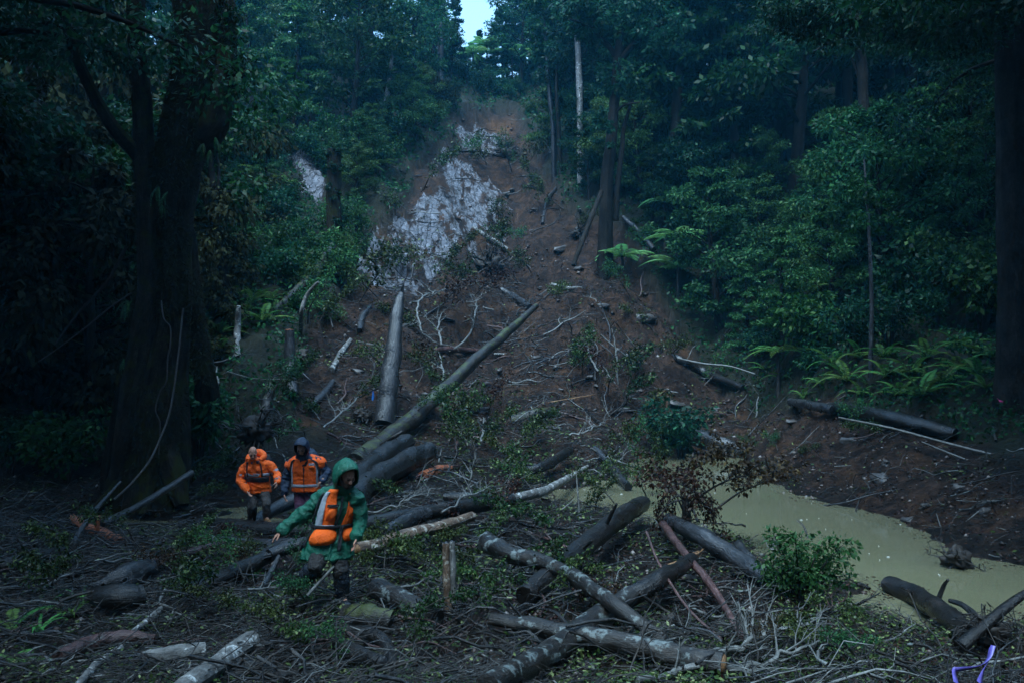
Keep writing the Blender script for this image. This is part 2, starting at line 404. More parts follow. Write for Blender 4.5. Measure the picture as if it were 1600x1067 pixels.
# ground: wet earth, bared clay and pale rock; the three masks are vertex attributes that say which ground lies where
def ground_mat():
    m, nt, b = new_mat('wet earth and bared rock')
    tc = node(nt, 'ShaderNodeTexCoord').outputs['Object']
    n1 = noise(nt, tc, .8, 6, .65); n2a = noise(nt, tc, 5.0, 8, .75); n2b = noise(nt, tc, 1.5, 8, .75)
    n2 = math_(nt, 'ADD', math_(nt, 'MULTIPLY', math_(nt, 'ADD', n2a, n2b), .85), -.35); n3 = noise(nt, tc, 28, 5, .7)
    mud = ramp(nt, n2, [(.30, (.0025, .0015, .001)), (.50, (.010, .0053, .003)), (.72, (.050, .027, .016))])
    clay = ramp(nt, n2, [(.28, (.004, .0020, .0014)), (.48, (.020, .0095, .0058)), (.72, (.100, .050, .031))])
    ochre = ramp(nt, n2, [(.3, (.06, .024, .009)), (.7, (.17, .075, .026))])
    clay = mixc(nt, ramp(nt, n1, [(.50, (0, 0, 0)), (.66, (1, 1, 1))]), clay, mixc(nt, .45, clay, ochre))
    forest = ramp(nt, n2, [(.3, (.007, .009, .005)), (.55, (.020, .022, .010)), (.8, (.05, .048, .02))])
    slip = attr(nt, 'slip').outputs['Fac']; rk = attr(nt, 'rock').outputs['Fac']; fo = attr(nt, 'forest').outputs['Fac']; oc = attr(nt, 'ochre').outputs['Fac']
    c = mixc(nt, slip, mud, clay)
    c = mixc(nt, oc, c, ochre)
    c = mixc(nt, fo, c, forest)
    rv = node(nt, 'ShaderNodeMapping'); rv.inputs['Rotation'].default_value = (0, 0, R(28)); rv.inputs['Scale'].default_value = (1.5, .34, .5); nt.links.new(tc, rv.inputs[0])
    st = noise(nt, rv.outputs[0], 1.15, 8, .66, .5); st2 = noise(nt, tc, 2.6, 7, .7)
    wp = node(nt, 'ShaderNodeVectorMath', operation='ADD'); nw = node(nt, 'ShaderNodeTexNoise'); nw.inputs['Scale'].default_value = 1.3; nw.inputs['Detail'].default_value = 5
    nt.links.new(tc, nw.inputs['Vector']); nt.links.new(rv.outputs[0], wp.inputs[0]); nt.links.new(nw.outputs['Color'], wp.inputs[1])
    vo = node(nt, 'ShaderNodeTexVoronoi', feature='DISTANCE_TO_EDGE'); vo.inputs['Scale'].default_value = 1.5; nt.links.new(wp.outputs[0], vo.inputs['Vector'])
    f = math_(nt, 'ADD', math_(nt, 'MULTIPLY', rk, .64), math_(nt, 'ADD', math_(nt, 'MULTIPLY', math_(nt, 'SUBTRACT', st, .5), 2.4), math_(nt, 'MULTIPLY', math_(nt, 'SUBTRACT', st2, .5), .9)))
    rf = math_(nt, 'MULTIPLY', ramp(nt, f, [(.50, (0, 0, 0)), (.66, (1, 1, 1))]), ramp(nt, rk, [(.02, (0, 0, 0)), (.35, (1, 1, 1))]))
    rc = ramp(nt, st2, [(.30, (.10, .10, .112)), (.5, (.20, .20, .225)), (.68, (.38, .38, .42))])
    crack = ramp(nt, vo.outputs['Distance'], [(.0, (0, 0, 0)), (.09, (1, 1, 1))])
    rc = mixc(nt, crack, (.022, .019, .018), rc)
    c = mixc(nt, rf, c, rc)
    c = mixc(nt, ramp(nt, n3, [(.35, (0, 0, 0)), (.62, (.55, .55, .55))]), c, mixc(nt, .55, c, (.012, .009, .007)))
    nt.links.new(c, b.inputs['Base Color'])
    nt.links.new(mixc(nt, rf, ramp(nt, n2, [(.3, (.34,) * 3), (.7, (.75,) * 3)]), (.24, .24, .24)), b.inputs['Roughness'])
    nt.links.new(ramp(nt, rf, [(0, (.22,) * 3), (1, (.55,) * 3)]), b.inputs['Specular IOR Level'])
    bump(nt, math_(nt, 'ADD', math_(nt, 'MULTIPLY', n2, 1.0), math_(nt, 'MULTIPLY', n3, .35)), 1.0, .22, b)
    return m
M['ground'] = ground_mat()

def water_mat():
    m, nt, b = new_mat('silty water')
    tc = node(nt, 'ShaderNodeTexCoord').outputs['Object']
    n = noise(nt, tc, .25, 3)
    nt.links.new(ramp(nt, n, [(.3, (.104, .097, .056)), (.7, (.124, .116, .068))]), b.inputs['Base Color'])
    b.inputs['Roughness'].default_value = .06; b.inputs['IOR'].default_value = 1.33
    bump(nt, noise(nt, tc, 7, 3), .06, .02, b)
    return m
M['water'] = water_mat()
# ------------------------------------------------------------------ the setting: ground, water, air
def world_poly(pts): return np.array([[G(a, b).x, G(a, b).y] for a, b in pts])
SLIP_POLY = world_poly([(718, 172), (800, 176), (832, 215), (868, 300), (905, 345), (960, 352), (1000, 430), (1060, 545), (1150, 602), (1330, 642), (1500, 690), (1590, 720),
                        (1590, 850), (1430, 830), (1180, 705), (1050, 705), (840, 740), (600, 720), (430, 640), (470, 520), (568, 456), (598, 350), (672, 238), (700, 226)])
ROCK_POLYS = [world_poly(p) for p in (
    [(712, 192), (745, 188), (796, 206), (802, 242), (770, 246), (745, 236), (706, 234)],
    [(676, 234), (712, 240), (790, 298), (782, 326), (764, 368), (740, 372), (716, 402), (664, 412), (676, 440), (640, 456), (566, 460), (560, 414), (596, 386), (598, 330), (650, 312), (690, 318), (690, 270)],
    [(752, 348), (776, 352), (800, 384), (770, 388)], [(855, 228), (876, 232), (872, 244), (858, 240)], [(770, 300), (800, 318), (790, 350), (768, 340)],
    [(446, 240), (512, 232), (516, 316), (474, 296)])]
OCHRE_POLYS = [world_poly(p) for p in ([(722, 176), (800, 182), (796, 210), (744, 194)], [(730, 372), (760, 380), (756, 398), (728, 396)], [(588, 372), (606, 380), (604, 400), (586, 394)])]

def ground_mesh():
    s = np.concatenate([np.linspace(-3.2, -.84, 34)[:-1], np.linspace(-.84, .84, 470), np.linspace(.84, 3.2, 34)[1:]])
    y = np.concatenate([np.linspace(-64, -14.5, 18), np.linspace(-14, 3.8, 24), np.geomspace(4, 104, 440), np.linspace(106, 140, 12)])
    w = np.maximum(y, 0) * 0.80 + 22 * np.exp(-np.maximum(y, 0) / 3.5)
    X = s[None, :] * w[:, None]; Y = np.repeat(y[:, None], len(s), 1)
    Z = height(X, Y)
    W = len(s); i, j = np.meshgrid(np.arange(len(y) - 1), np.arange(W - 1), indexing='ij')
    q = np.stack([i * W + j, i * W + j + 1, (i + 1) * W + j + 1, (i + 1) * W + j], -1).reshape(-1, 4)
    jit_x, jit_y = jitter(X, Y)
    slip = inside(SLIP_POLY, jit_x, jit_y).astype(float)
    rock = np.zeros_like(slip); och = np.zeros_like(slip)
    for k, pl in enumerate(ROCK_POLYS): rock = np.maximum(rock, inside(pl, jit_x, jit_y) * (1.7 if k == len(ROCK_POLYS) - 1 else 1.0))
    for pl in OCHRE_POLYS: och = np.maximum(och, inside(pl, jit_x, jit_y) * .9)
    forest = (1 - slip) * smooth(.9, 1.5, base_h(X, Y)) * (1 - rock)
    def blur(a, n=2):
        for _ in range(n):
            p = np.pad(a, 1, 'edge'); a = (p[:-2, 1:-1] + p[2:, 1:-1] + p[1:-1, :-2] + p[1:-1, 2:] + p[1:-1, 1:-1]) / 5
        return a
    # rock ledges: bared slabs stand proud and step down the slope
    rb = blur(rock, 3)
    st_ = fbm(X / 2.0 + Y * .12, Y / 3.0, octv=4, seed=61) * 5
    Z = Z + rb * (.08 + .12 * (np.floor(st_) + smooth(.75, 1.0, st_ - np.floor(st_))))
    mb = MB(); mb.add(np.stack([X, Y, Z], -1).reshape(-1, 3), quads=q)
    me = mb.mesh('ground', M['ground'])
    for n, a in (('slip', blur(slip)), ('rock', rb), ('forest', blur(forest)), ('ochre', blur(och, 3))):
        at = me.attributes.new(n, 'FLOAT', 'POINT'); at.data.foreach_set('value', a.ravel())
    return tag(link('ground', me), kind='structure')
ground = ground_mesh()

wm = MB(); wx, wy = np.meshgrid(np.linspace(-34, 34, 40), np.linspace(8, 37, 30))
W_ = 40; i_, j_ = np.meshgrid(np.arange(29), np.arange(39), indexing='ij')
wm.add(np.stack([wx, wy, np.zeros_like(wx)], -1).reshape(-1, 3), quads=np.stack([i_ * W_ + j_, i_ * W_ + j_ + 1, (i_ + 1) * W_ + j_ + 1, (i_ + 1) * W_ + j_], -1).reshape(-1, 4))
tag(link('water', wm.mesh('water', M['water'])), kind='structure')

HAZE_DENSITY = .0005
def haze():
    m = bpy.data.materials.new('damp air'); m.use_nodes = True; nt = m.node_tree; nt.nodes.clear()
    o = node(nt, 'ShaderNodeOutputMaterial'); v = node(nt, 'ShaderNodeVolumePrincipled')
    v.inputs['Color'].default_value = (.10, .58, .95, 1); v.inputs['Density'].default_value = HAZE_DENSITY; v.inputs['Anisotropy'].default_value = .2
    nt.links.new(v.outputs[0], o.inputs['Volume'])
    mb = MB(); x0, x1, y0, y1, z0, z1 = -400, 400, -80, 160, -18, 92
    mb.add([(x0, y0, z0), (x1, y0, z0), (x1, y1, z0), (x0, y1, z0), (x0, y0, z1), (x1, y0, z1), (x1, y1, z1), (x0, y1, z1)],
           quads=[(0, 3, 2, 1), (4, 5, 6, 7), (0, 1, 5, 4), (1, 2, 6, 5), (2, 3, 7, 6), (3, 0, 4, 7)])
    tag(link('haze', mb.mesh('haze', m, False)), kind='stuff')
haze()

# ------------------------------------------------------------------ labels: every thing says where it stands among things one can find
LANDMARKS = [(541, 830, 'the person in the green coat'), (392, 750, 'the bald person in orange'), (472, 735, 'the person in the navy hood'), (612, 555, 'the tall grey leaning log'),
    (725, 585, 'the long mossy log'), (240, 610, 'the huge mossy trunk'), (522, 310, 'the shaggy broken column'), (478, 262, 'the small pale rock face'), (650, 370, 'the lower pale rock streaks'),
    (735, 280, 'the upper pale rock streaks'), (760, 180, 'the head of the landslide'), (950, 220, 'the dark forked tree'), (907, 190, 'the pale bare trunk'), (968, 405, 'the low green tree fern'),
    (1040, 425, 'the bright fern frond'), (1360, 470, 'the slender pale sapling'), (1200, 770, 'the muddy pond'), (1250, 890, 'the leafy bush at the pond'), (1470, 590, 'the dark fern bank'),
    (1300, 600, 'the bright fern clump'), (1400, 655, 'the big log on the far bank'), (960, 930, 'the crossed broken logs'), (702, 900, 'the two upright sticks'), (645, 830, 'the peeling brown log'),
    (340, 1030, 'the pale log at the bottom'), (1150, 1030, 'the white lichened branch'), (790, 245, 'the root ball up the slope'), (765, 430, 'the uprooted root mass'), (1575, 250, 'the black trunk at the edge'),
    (1100, 685, 'the half sunken log'), (150, 830, 'the orange broken wood'), (55, 420, 'the slim dark trunks'), (340, 400, 'the thin forked tree'), (600, 720, 'the pair of thick logs'), (1345, 110, 'the shaded slanting trunk'),
    (640, 940, 'the log with orange end'), (870, 170, 'the twin thin trunks'), (1480, 960, 'the dark curved pond log'), (450, 560, 'the short grey snag'), (820, 553, 'the split pale plank'), (1540, 1040, 'the violet tape')]
AUTO = []
def auto(o, look, cat, at, group=None, off=0):
    """label later from the look and the nearest landmark, see finish_labels()"""
    o['category'] = cat
    if group: o['group'] = group
    px, py = pix(at); AUTO.append((o, look, px, py - off, at[1]))
def finish_labels():
    d = {}
    for rec in AUTO:
        o, look, px, py, dist = rec
        px = min(max(px, 4), 1596)
        k = min(LANDMARKS, key=lambda l: (l[0] - px) ** 2 + ((l[1] - py) * 1.15) ** 2)
        dx, dy = px - k[0], py - k[1]
        if abs(dx) < 16 and abs(dy) < 16: w = 'by'
        elif abs(dx) > 1.2 * abs(dy): w = 'right of' if dx > 0 else 'left of'
        else: w = 'above' if dy < 0 else 'below'
        d.setdefault(f'{look} {w} {k[2]}', []).append((abs(dx) + abs(dy), o))
    num = ['nearest', 'second nearest', 'third nearest', 'fourth nearest', 'fifth nearest', 'sixth nearest', 'seventh nearest', 'eighth nearest', 'ninth nearest', 'tenth nearest', 'eleventh nearest', 'twelfth nearest']
    for lab, lst in d.items():
        lst.sort(key=lambda a: a[0])
        for k, (_, o) in enumerate(lst):
            o['label'] = lab if len(lst) == 1 else f'{lab}, {num[min(k, len(num) - 1)]}'

# ------------------------------------------------------------------ plants
def cluster(mb, c, rad, n, L, asp, droop=.35, up=.8):
    """a clump of leaves in a flattened ball"""
    d = rand_unit(n); r = RNG.random(n) ** .45
    C = np.asarray(c) + d * r[:, None] * np.asarray(rad)
    D = d * .8 + rand_unit(n) * .7 + np.array([0, 0, -droop])
    N = rand_unit(n) * .8 + np.array([0, 0, up])
    l = L * (.6 + .8 * RNG.random(n))
    leaf_cards(mb, C, D, N, l, l * asp * (.8 + .5 * RNG.random(n)), np.clip(RNG.normal(.45, .22, n), 0, 1), fold=.12)

def tree_meshes(name, seed, H, cb, Rm, style, bark, leaf, nl=22, per=105, L=.24):
    rnd = random.Random(seed)
    tb, lb = MB(), MB()
    lean = (rnd.uniform(-.06, .06) * H, rnd.uniform(-.06, .06) * H)
    pts = [(lean[0] * t * t + .015 * H * math.sin(4 * t + seed), lean[1] * t + .015 * H * math.cos(3 * t + seed * 2), H * (t * 1.04 - .04)) for t in np.linspace(0, 1, 8)]
    r0 = .016 * H + .05
    p, r, _ = tube(tb, pts, [r0 * 1.5, r0, r0 * .85, r0 * .6, r0 * .3, r0 * .1], sides=9, n=24, rough=.08, seed=seed)
    for k in range(nl):
        t = cb + (1 - cb) * ((k + rnd.random()) / nl) ** .9
        i = min(int(t * 23), 22)
        a = k * 2.4 + rnd.uniform(-.5, .5)
        u = (t - cb) / (1 - cb)
        if style == 'layered': prof = (1 - u) ** .6 * .9 + .18
        elif style == 'cone': prof = (1 - u) * .9 + .12
        else: prof = math.sin(math.pi * (u * .82 + .14)) ** .7
        ln = Rm * prof * rnd.uniform(.65, 1.2)
        rise = {'layered': .12, 'cone': -.05, 'round': .45, 'moss': -.15}[style] + rnd.uniform(-.15, .25)
        b = p[i]; e = b + np.array([math.cos(a) * ln, math.sin(a) * ln, rise * ln])
        m = (b + e) / 2 + np.array([rnd.uniform(-.1, .1) * ln, rnd.uniform(-.1, .1) * ln, (.12 if style != 'moss' else .2) * ln])
        lp, _, _ = tube(tb, [b, m, e], [r0 * .32 * (1 - u * .6), r0 * .18, .012], sides=5, n=9, rough=.05, seed=seed + k, cap=False)
        for s, w in ((8, 1.0), (6, .9), (4, .75), (8, .7)):
            c = lp[s] + np.array([rnd.uniform(-.3, .3), rnd.uniform(-.3, .3), rnd.uniform(-.1, .12)]) * ln * .35
            q = max(.32, .30 * ln) * w * rnd.uniform(.8, 1.25)
            flat = {'layered': .34, 'cone': .5, 'round': .62, 'moss': .9}[style]
            n = int(per * w)
            cluster(lb, c, (q, q, q * flat), n, L, .48, droop={'layered': .2, 'cone': .5, 'round': .25, 'moss': 1.1}[style])
    return tb.mesh(name + ' trunk', M[bark]), lb.mesh(name + ' crown', M[leaf], False), H

PROTO = {
 'layered1': tree_meshes('layered', 1, 10, .22, 2.6, 'layered', 'bark_stand', 'leaf_forest', nl=26),
 'layered2': tree_meshes('layered', 2, 10, .35, 3.0, 'layered', 'bark_stand', 'leaf_dark', nl=26),
 'layered3': tree_meshes('layered', 3, 10, .12, 2.2, 'layered', 'bark_stand', 'leaf_shrub', nl=30),
 'round1': tree_meshes('round', 4, 8, .18, 2.5, 'round', 'bark_stand', 'leaf_forest', nl=26, L=.21),
 'round2': tree_meshes('round', 5, 8, .10, 2.2, 'round', 'bark_stand', 'leaf_shrub', nl=28, L=.19),
 'round3': tree_meshes('round', 6, 8, .25, 2.8, 'round', 'bark_stand', 'leaf_dark', nl=28, L=.21),
 'narrow1': tree_meshes('narrow', 7, 11, .15, 1.7, 'cone', 'bark_stand', 'leaf_dark', nl=30),
 'narrow2': tree_meshes('narrow', 8, 11, .45, 1.8, 'layered', 'bark_pale', 'leaf_forest', nl=22),
 'moss1': tree_meshes('moss', 9, 9, .15, 2.6, 'moss', 'bark_mossy_trunk', 'leaf_moss', nl=30, L=.26, per=85),
 'tall1': tree_meshes('tall', 10, 20, .50, 4.6, 'layered', 'bark_stand', 'leaf_dark', nl=34, per=120, L=.30),
 'shade1': tree_meshes('near', 15, 20, .48, 4.8, 'layered', 'bark_stand', 'leaf_dark', nl=36, per=330, L=.15),
 'tall2': tree_meshes('tall', 12, 20, .42, 4.2, 'round', 'bark_stand', 'leaf_dark', nl=34, per=120, L=.30),
}
LOOK = {'layered1': 'layered green tree', 'layered2': 'spreading dark tree', 'layered3': 'feathery tree', 'round1': 'rounded green tree', 'round2': 'bushy grey-green tree', 'round3': 'rounded dark tree',
        'narrow1': 'narrow dark tree', 'narrow2': 'slim pale-stemmed tree', 'moss1': 'moss-hung tree', 'shade1': 'added tall fine-leaved shade tree', 'tall1': 'tall dark-crowned tree', 'tall2': 'tall round-crowned tree'}
def tree(kind, x, y, h, rz=None, sx=1.0, group=None, label=None):
    tm, cm, H = PROTO[kind]; k = h / H
    root = empty('tree', (x, y, float(height(x, y)) - .15), (0, 0, RNG.random() * 6.28 if rz is None else rz))
    root.scale = (k * sx, k * sx, k)
    link('trunk', tm, root); link('crown', cm, root)
    if label: tag(root, label, 'tree', group)
    else: auto(root, LOOK[kind], 'tree', (x, y, float(height(x, y)) + h * .5), group)
    return root

def shrub_mesh(seed, leaf, L, n, hgt=1.5, asp=.5):
    lb, rnd = MB(), random.Random(seed)
    tb = MB()
    for k in range(7):
        a = rnd.uniform(0, 6.28); ln = rnd.uniform(.5, 1.0)
        e = np.array([math.cos(a) * ln * .8, math.sin(a) * ln * .8, hgt * rnd.uniform(.55, 1.0)])
        lp, _, _ = tube(tb, [(0, 0, -.1), e * np.array([.35, .35, .6]), e], [.03, .02, .006], sides=4, n=7, rough=0, cap=False)
        for s in (6, 5, 4, 3):
            cluster(lb, lp[s] + np.array([rnd.uniform(-.2, .2), rnd.uniform(-.2, .2), rnd.uniform(-.1, .15)]), (.36, .36, .25), n, L, asp, droop=.2)
    return tb.mesh('shrub stem', M['twig']), lb.mesh('shrub leaves', M[leaf], False)
SHRUB = [shrub_mesh(20, 'leaf_shrub', .105, 60), shrub_mesh(21, 'leaf_forest', .12, 55, 1.3), shrub_mesh(22, 'leaf_dark', .13, 50, 1.7), shrub_mesh(23, 'leaf_shrub', .16, 34, 1.2, .32), shrub_mesh(24, 'leaf_moss', .13, 44, 1.2)]
SLOOK = ['small-leaved bright shrub', 'dense green shrub', 'dark upright shrub', 'broad-leaved low shrub', 'brownish ragged shrub']
def shrub(k, x, y, s, group, label=None, parts=True):
    root = empty('shrub', (x, y, float(height(x, y)) - .05), (0, 0, RNG.random() * 6.28)); root.scale = (s, s, s * RNG.uniform(.85, 1.2))
    link('stem', SHRUB[k][0], root); link('foliage', SHRUB[k][1], root)
    if label: tag(root, label, 'shrub', group)
    else: auto(root, SLOOK[k], 'shrub', (x, y, float(height(x, y)) + s * .7), group)
    return root

def frond_mesh(L, pairs, wid, arch, pw, mat, seed=0):
    mb = MB(); n = pairs
    t = np.linspace(0, 1, n)
    x = L * (t - .12 * t ** 2 * arch); z = L * arch * (.62 * t - .95 * t ** 2)
    tube(mb, np.stack([x, np.zeros(n), z], 1)[::max(1, n // 6)], [.012 * L, .004 * L], sides=4, n=9, rough=0, cap=False, tint=.2)
    prof = wid * np.sin(np.pi * (.10 + .88 * t)) ** .8
    for s in (1, -1):
        C = np.stack([x, np.zeros(n), z], 1)
        D = np.stack([np.full(n, .45), np.full(n, s * 1.0), -.18 - .2 * t], 1)
        N = np.tile([0., 0., 1.], (n, 1)) + rand_unit(n) * .25
        leaf_cards(mb, C, D, N, prof * (.9 + .2 * RNG.random(n)), np.full(n, pw), np.clip(RNG.normal(.55, .2, n), 0, 1), fold=.06)
    return mb.mesh('frond', M[mat], False)
FR = [frond_mesh(1, 24, .16, .75, .045, 'frond'), frond_mesh(1, 24, .13, .55, .045, 'frond'), frond_mesh(1, 22, .17, .95, .05, 'frond')]
FRP = [frond_mesh(1, 30, .24, .55, .042, 'frond_pale'), frond_mesh(1, 30, .22, .8, .042, 'frond_pale')]
FRD = []
for m_ in FR:
    c_ = m_.copy(); c_.materials.clear(); c_.materials.append(M['leaf_forest']); FRD.append(c_)
def fern(x, y, s, group, n=9, z=None, label=None, look='arching crown fern', cat='fern'):
    z = float(height(x, y)) if z is None else z
    root = empty('fern', (x, y, z)); a0 = RNG.random() * 6
    for k in range(n):
        el = RNG.uniform(-.55, -.05) if k % 3 else RNG.uniform(-1.0, -.5)
        f = link('frond', FR[k % 3], root, (0, 0, .02), (RNG.uniform(-.15, .15), el, a0 + k * 6.283 / n + RNG.uniform(-.25, .25)))
        q = s * RNG.uniform(.75, 1.15); f.scale = (q, q, q)
    if label: tag(root, label, cat, group)
    else: auto(root, look, cat, (x, y, z + s * .4), group)
    return root
def tree_fern(x, y, hgt, L, label=None, n=13, pale=True, group='tree ferns'):
    z = float(height(x, y)); root = empty('tree_fern', (x, y, z))
    tb = MB(); tube(tb, [(0, 0, -.2), (.04, .03, hgt * .5), (0, 0, hgt)], [.11, .08, .09], sides=8, n=10, rough=.15, seed=int(x * 7) % 50)
    link('trunk', tb.mesh('trunk', M['root']), root)
    fr = FRP if pale else FR
    for k in range(n):
        f = link('frond', fr[k % 2], root, (0, 0, hgt - .03), (RNG.uniform(-.1, .1), RNG.uniform(-.42, .02), k * 6.283 / n + RNG.uniform(-.2, .2)))
        q = L * RNG.uniform(.8, 1.1); f.scale = (q, q, q)
    if label: tag(root, label, 'tree fern', group)
    else: auto(root, 'umbrella-topped tree fern', 'tree fern', (x, y, z + hgt), group)
    return root

def at(px, d): return (px - 800) / F * d, d
def off_slip(x, y, m=.8):
    return not any(bool(inside(SLIP_POLY, np.array(x + a), np.array(y + b))) for a, b in ((0, 0), (m, 0), (-m, 0), (0, m), (0, -m)))
placed = []
def scatter(n, px0, px1, d0, d1, sep, fn, ok=None):
    c, tries = 0, 0
    while c < n and tries < n * 40:
        tries += 1
        d = RNG.uniform(d0 ** .5, d1 ** .5) ** 2; px = RNG.uniform(px0, px1); x, y = at(px, d)
        if not off_slip(x, y): continue
        if any((x - a) ** 2 + (y - b) ** 2 < (sep * .5 + s * .5) ** 2 for a, b, s in placed): continue
        if ok and not ok(px, d, x, y): continue
        placed.append((x, y, sep)); fn(x, y, d, px); c += 1
U_ = lambda a, b: float(RNG.uniform(a, b))
pick = lambda *a: a[int(RNG.integers(len(a)))]
def clear_of(px, py, top, w):
    """keep a line of sight free: nothing whose crown would cover this pixel"""
    return lambda ppx, d, x, y: True
def see_rock(px, d, x, y):                   # leave the small pale rock face, and the shaggy column, in view
    return not (430 < px < 548 and 28 < d < 47)

# left slope, from the flat to the crest
for a_ in ((972, 425), (1062, 455)):
    g_ = G(*a_); placed.append((g_.x, g_.y, 2.6)); placed.append((g_.x * .95, g_.y * .95, 2.2)); placed.append((g_.x * .90, g_.y * .90, 2.0))
gl, gr, gt = 'trees of the left slope', 'trees of the right slope', 'trees on the crest'
scatter(12, 300, 560, 43, 52, 2.4, lambda x, y, d, px: tree(pick('round2', 'round1', 'layered3'), x, y, U_(3.2, 5.5), group=gl), lambda px, d, x, y: not (425 < px < 545))
scatter(42, 280, 710, 53, 86, 2.6, lambda x, y, d, px: tree(pick('layered1', 'round2', 'layered3', 'narrow1', 'layered3', 'round1', 'round2', 'narrow2'), x, y, U_(2.6, 4.6) if d > 68 and 550 < px < 660 else U_(6, 11), group=gl))
scatter(10, 560, 705, 46, 62, 1.8, lambda x, y, d, px: tree(pick('narrow1', 'layered3', 'round2'), x, y, U_(3.5, 6.0), group=gl))
# crest behind the head of the slip
scatter(30, 600, 960, 84, 97, 2.2, lambda x, y, d, px: tree(pick('layered1', 'layered2', 'narrow2', 'narrow1', 'round1', 'layered3'), x, y, U_(5.5, 8.5) if 680 < px < 775 else U_(8, 13), group=gt))
# right slope
scatter(44, 930, 1620, 33, 45, 1.9, lambda x, y, d, px: tree(pick('round1', 'round2', 'layered3', 'round2', 'layered3'), x, y, U_(4.0, 9.0), group=gr), lambda px, d, x, y: px > 1010 or d > 43)
scatter(58, 862, 1640, 46, 84, 2.7, lambda x, y, d, px: tree(pick('layered1', 'layered2', 'round3', 'narrow1', 'tall1', 'tall2'), x, y, U_(11, 17) + (6 if px > 1050 else 0), group=gr))
scatter(24, 872, 1220, 46, 66, 1.7, lambda x, y, d, px: tree(pick('round1', 'round2', 'layered3', 'round3'), x, y, U_(4.5, 9), group=gr))
# dark forest behind the big trunk at left
gd = 'dark trees at the left edge'
scatter(12, -120, 300, 21, 30, 2.2, lambda x, y, d, px: tree(pick('moss1', 'moss1', 'round3', 'layered2'), x, y, U_(5.5, 9.5), group=gd), lambda px, d, x, y: not (150 < px < 330 and d < 24))
scatter(18, -160, 310, 30, 50, 2.6, lambda x, y, d, px: tree(pick('moss1', 'layered2', 'round3', 'tall1', 'narrow1'), x, y, U_(9, 15), group=gd))
# shade trees added round the clearing, mostly out of view, to darken its edges
gs = 'tall shade trees added round the clearing'
for (x, y, h, k) in [(12, 14.5, 20, 'tall2'), (14.8, 19, 21, 'tall1'), (17.8, 24, 22, 'tall2'), (10.2, 10.5, 19, 'tall1'), (21, 29.5, 21, 'tall2'), (24.5, 24, 22, ''), (27.5, 31, 22, ''), (22.5, 16, 21, ''), (25, 38, 21, ''), (-11.2, 12.5, 20, 'tall2'), (-13.4, 16, 21, 'tall1'), (-9.3, 8.6, 19, 'tall2'), (-12.5, 10.5, 19, 'tall1'), (-10.5, 4.0, 18, 'tall2'), (-15, 16.5, 20, 'tall2'), (-17.5, 21.5, 21, 'tall1'), (-9.0, -3.5, 17, 'tall1'), (-16.5, 0, 19, 'tall1'), (-21, 10, 20, 'tall2'),
                     (13.5, 8.5, 19, 'tall1'), (11.0, 2.0, 18, 'tall2'), (17.0, 14.5, 20, 'tall2'), (20.5, 20.5, 21, 'tall1'), (19, 26, 20, 'tall2'), (24, 33, 20, 'tall1'), (10.0, -5.0, 18, 'tall1'), (18.5, 4, 19, 'tall2'), (24, 12, 20, 'tall1'), (-14, -10, 19, ''), (14, -11, 19, ''), (0.5, -8, 19, 'tall2'), (-5.0, -11, 19, 'tall1'), (6, -13, 19, 'tall1')]:
    tree('shade1', x, y, h, group=gs); placed.append((x, y, 1.5))

# shrubs
gsl, gsr = 'shrubs of the left slope', 'shrubs of the right slope'
scatter(85, 290, 610, 27, 50, 1.15, lambda x, y, d, px: shrub(pick(0, 1, 0, 3, 1, 4, 2), x, y, U_(.7, 1.5), gsl), lambda px, d, x, y: not (452 < px < 512 and 38 < d < 48) and not (px < 440 and d < 30))
scatter(22, 560, 720, 40, 70, 1.3, lambda x, y, d, px: shrub(pick(1, 2, 0, 4), x, y, U_(.8, 1.7), gsl))
scatter(80, 880, 1620, 27, 38, 1.35, lambda x, y, d, px: shrub(pick(0, 1, 2, 3, 2, 1), x, y, U_(.8, 1.9), gsr), lambda px, d, x, y: d > (29.5 if px < 1330 else 28) and (px > 1030 or d > 40))
scatter(16, 830, 1040, 44, 76, 1.3, lambda x, y, d, px: shrub(pick(0, 1, 3, 2), x, y, U_(.8, 1.5), gsr))
scatter(30, -60, 330, 19.5, 30, 1.2, lambda x, y, d, px: shrub(pick(4, 2, 1, 4), x, y, U_(.8, 1.6), 'dark shrubs at the left edge'), lambda px, d, x, y: not (160 < px < 330 and d < 20.5))
scatter(18, 700, 850, 79, 86, 1.1, lambda x, y, d, px: shrub(pick(2, 1), x, y, U_(.8, 1.6), gsr))

# ferns
for (px, py, s) in [(1255, 622, .75), (1285, 604, 1.0), (1325, 596, 1.25), (1345, 618, .95), (1385, 590, 1.1), (1405, 618, 1.05), (1440, 622, 1.2), (1425, 585, 1.2), (1470, 600, 1.25), (1500, 580, 1.3), (1530, 590, 1.1), (1545, 560, 1.2), (1495, 545, 1.2),
                    (1450, 560, 1.1), (1300, 572, 1.1), (1345, 562, 1.1), (1220, 595, .9), (1195, 580, .9), (1380, 560, 1.1), (1540, 610, .9)]:
    g = G(px, py); fern(g.x, g.y, s, 'crown ferns on the right bank')
for (px, py, s) in [(330, 505, 1.0), (355, 492, 1.1), (345, 525, 1.0), (385, 488, 1.1), (410, 505, 1.1), (370, 515, .9), (430, 488, .9), (345, 548, .9), (395, 475, 1.0), (325, 480, 1.0), (365, 470, 1.0), (455, 480, .8), (335, 560, .8), (425, 470, .9)]:
    g = G(px, py); fern(g.x, g.y, s, 'crown ferns left of the slide')
for (px, py, s, n) in [(30, 1045, .4, 6), (20, 985, .4, 6)]:
    g = G(px, py); fern(g.x, g.y, s, 'low ferns at the bottom left', n=n)
g = G(972, 425); tree_fern(g.x, g.y, .9, 2.0, 'low green tree fern hanging over the bare bank', n=11)
g = G(1062, 455); tree_fern(g.x, g.y, 1.3, 2.9, 'pale tree fern reaching long bright fronds over the bank', n=10)
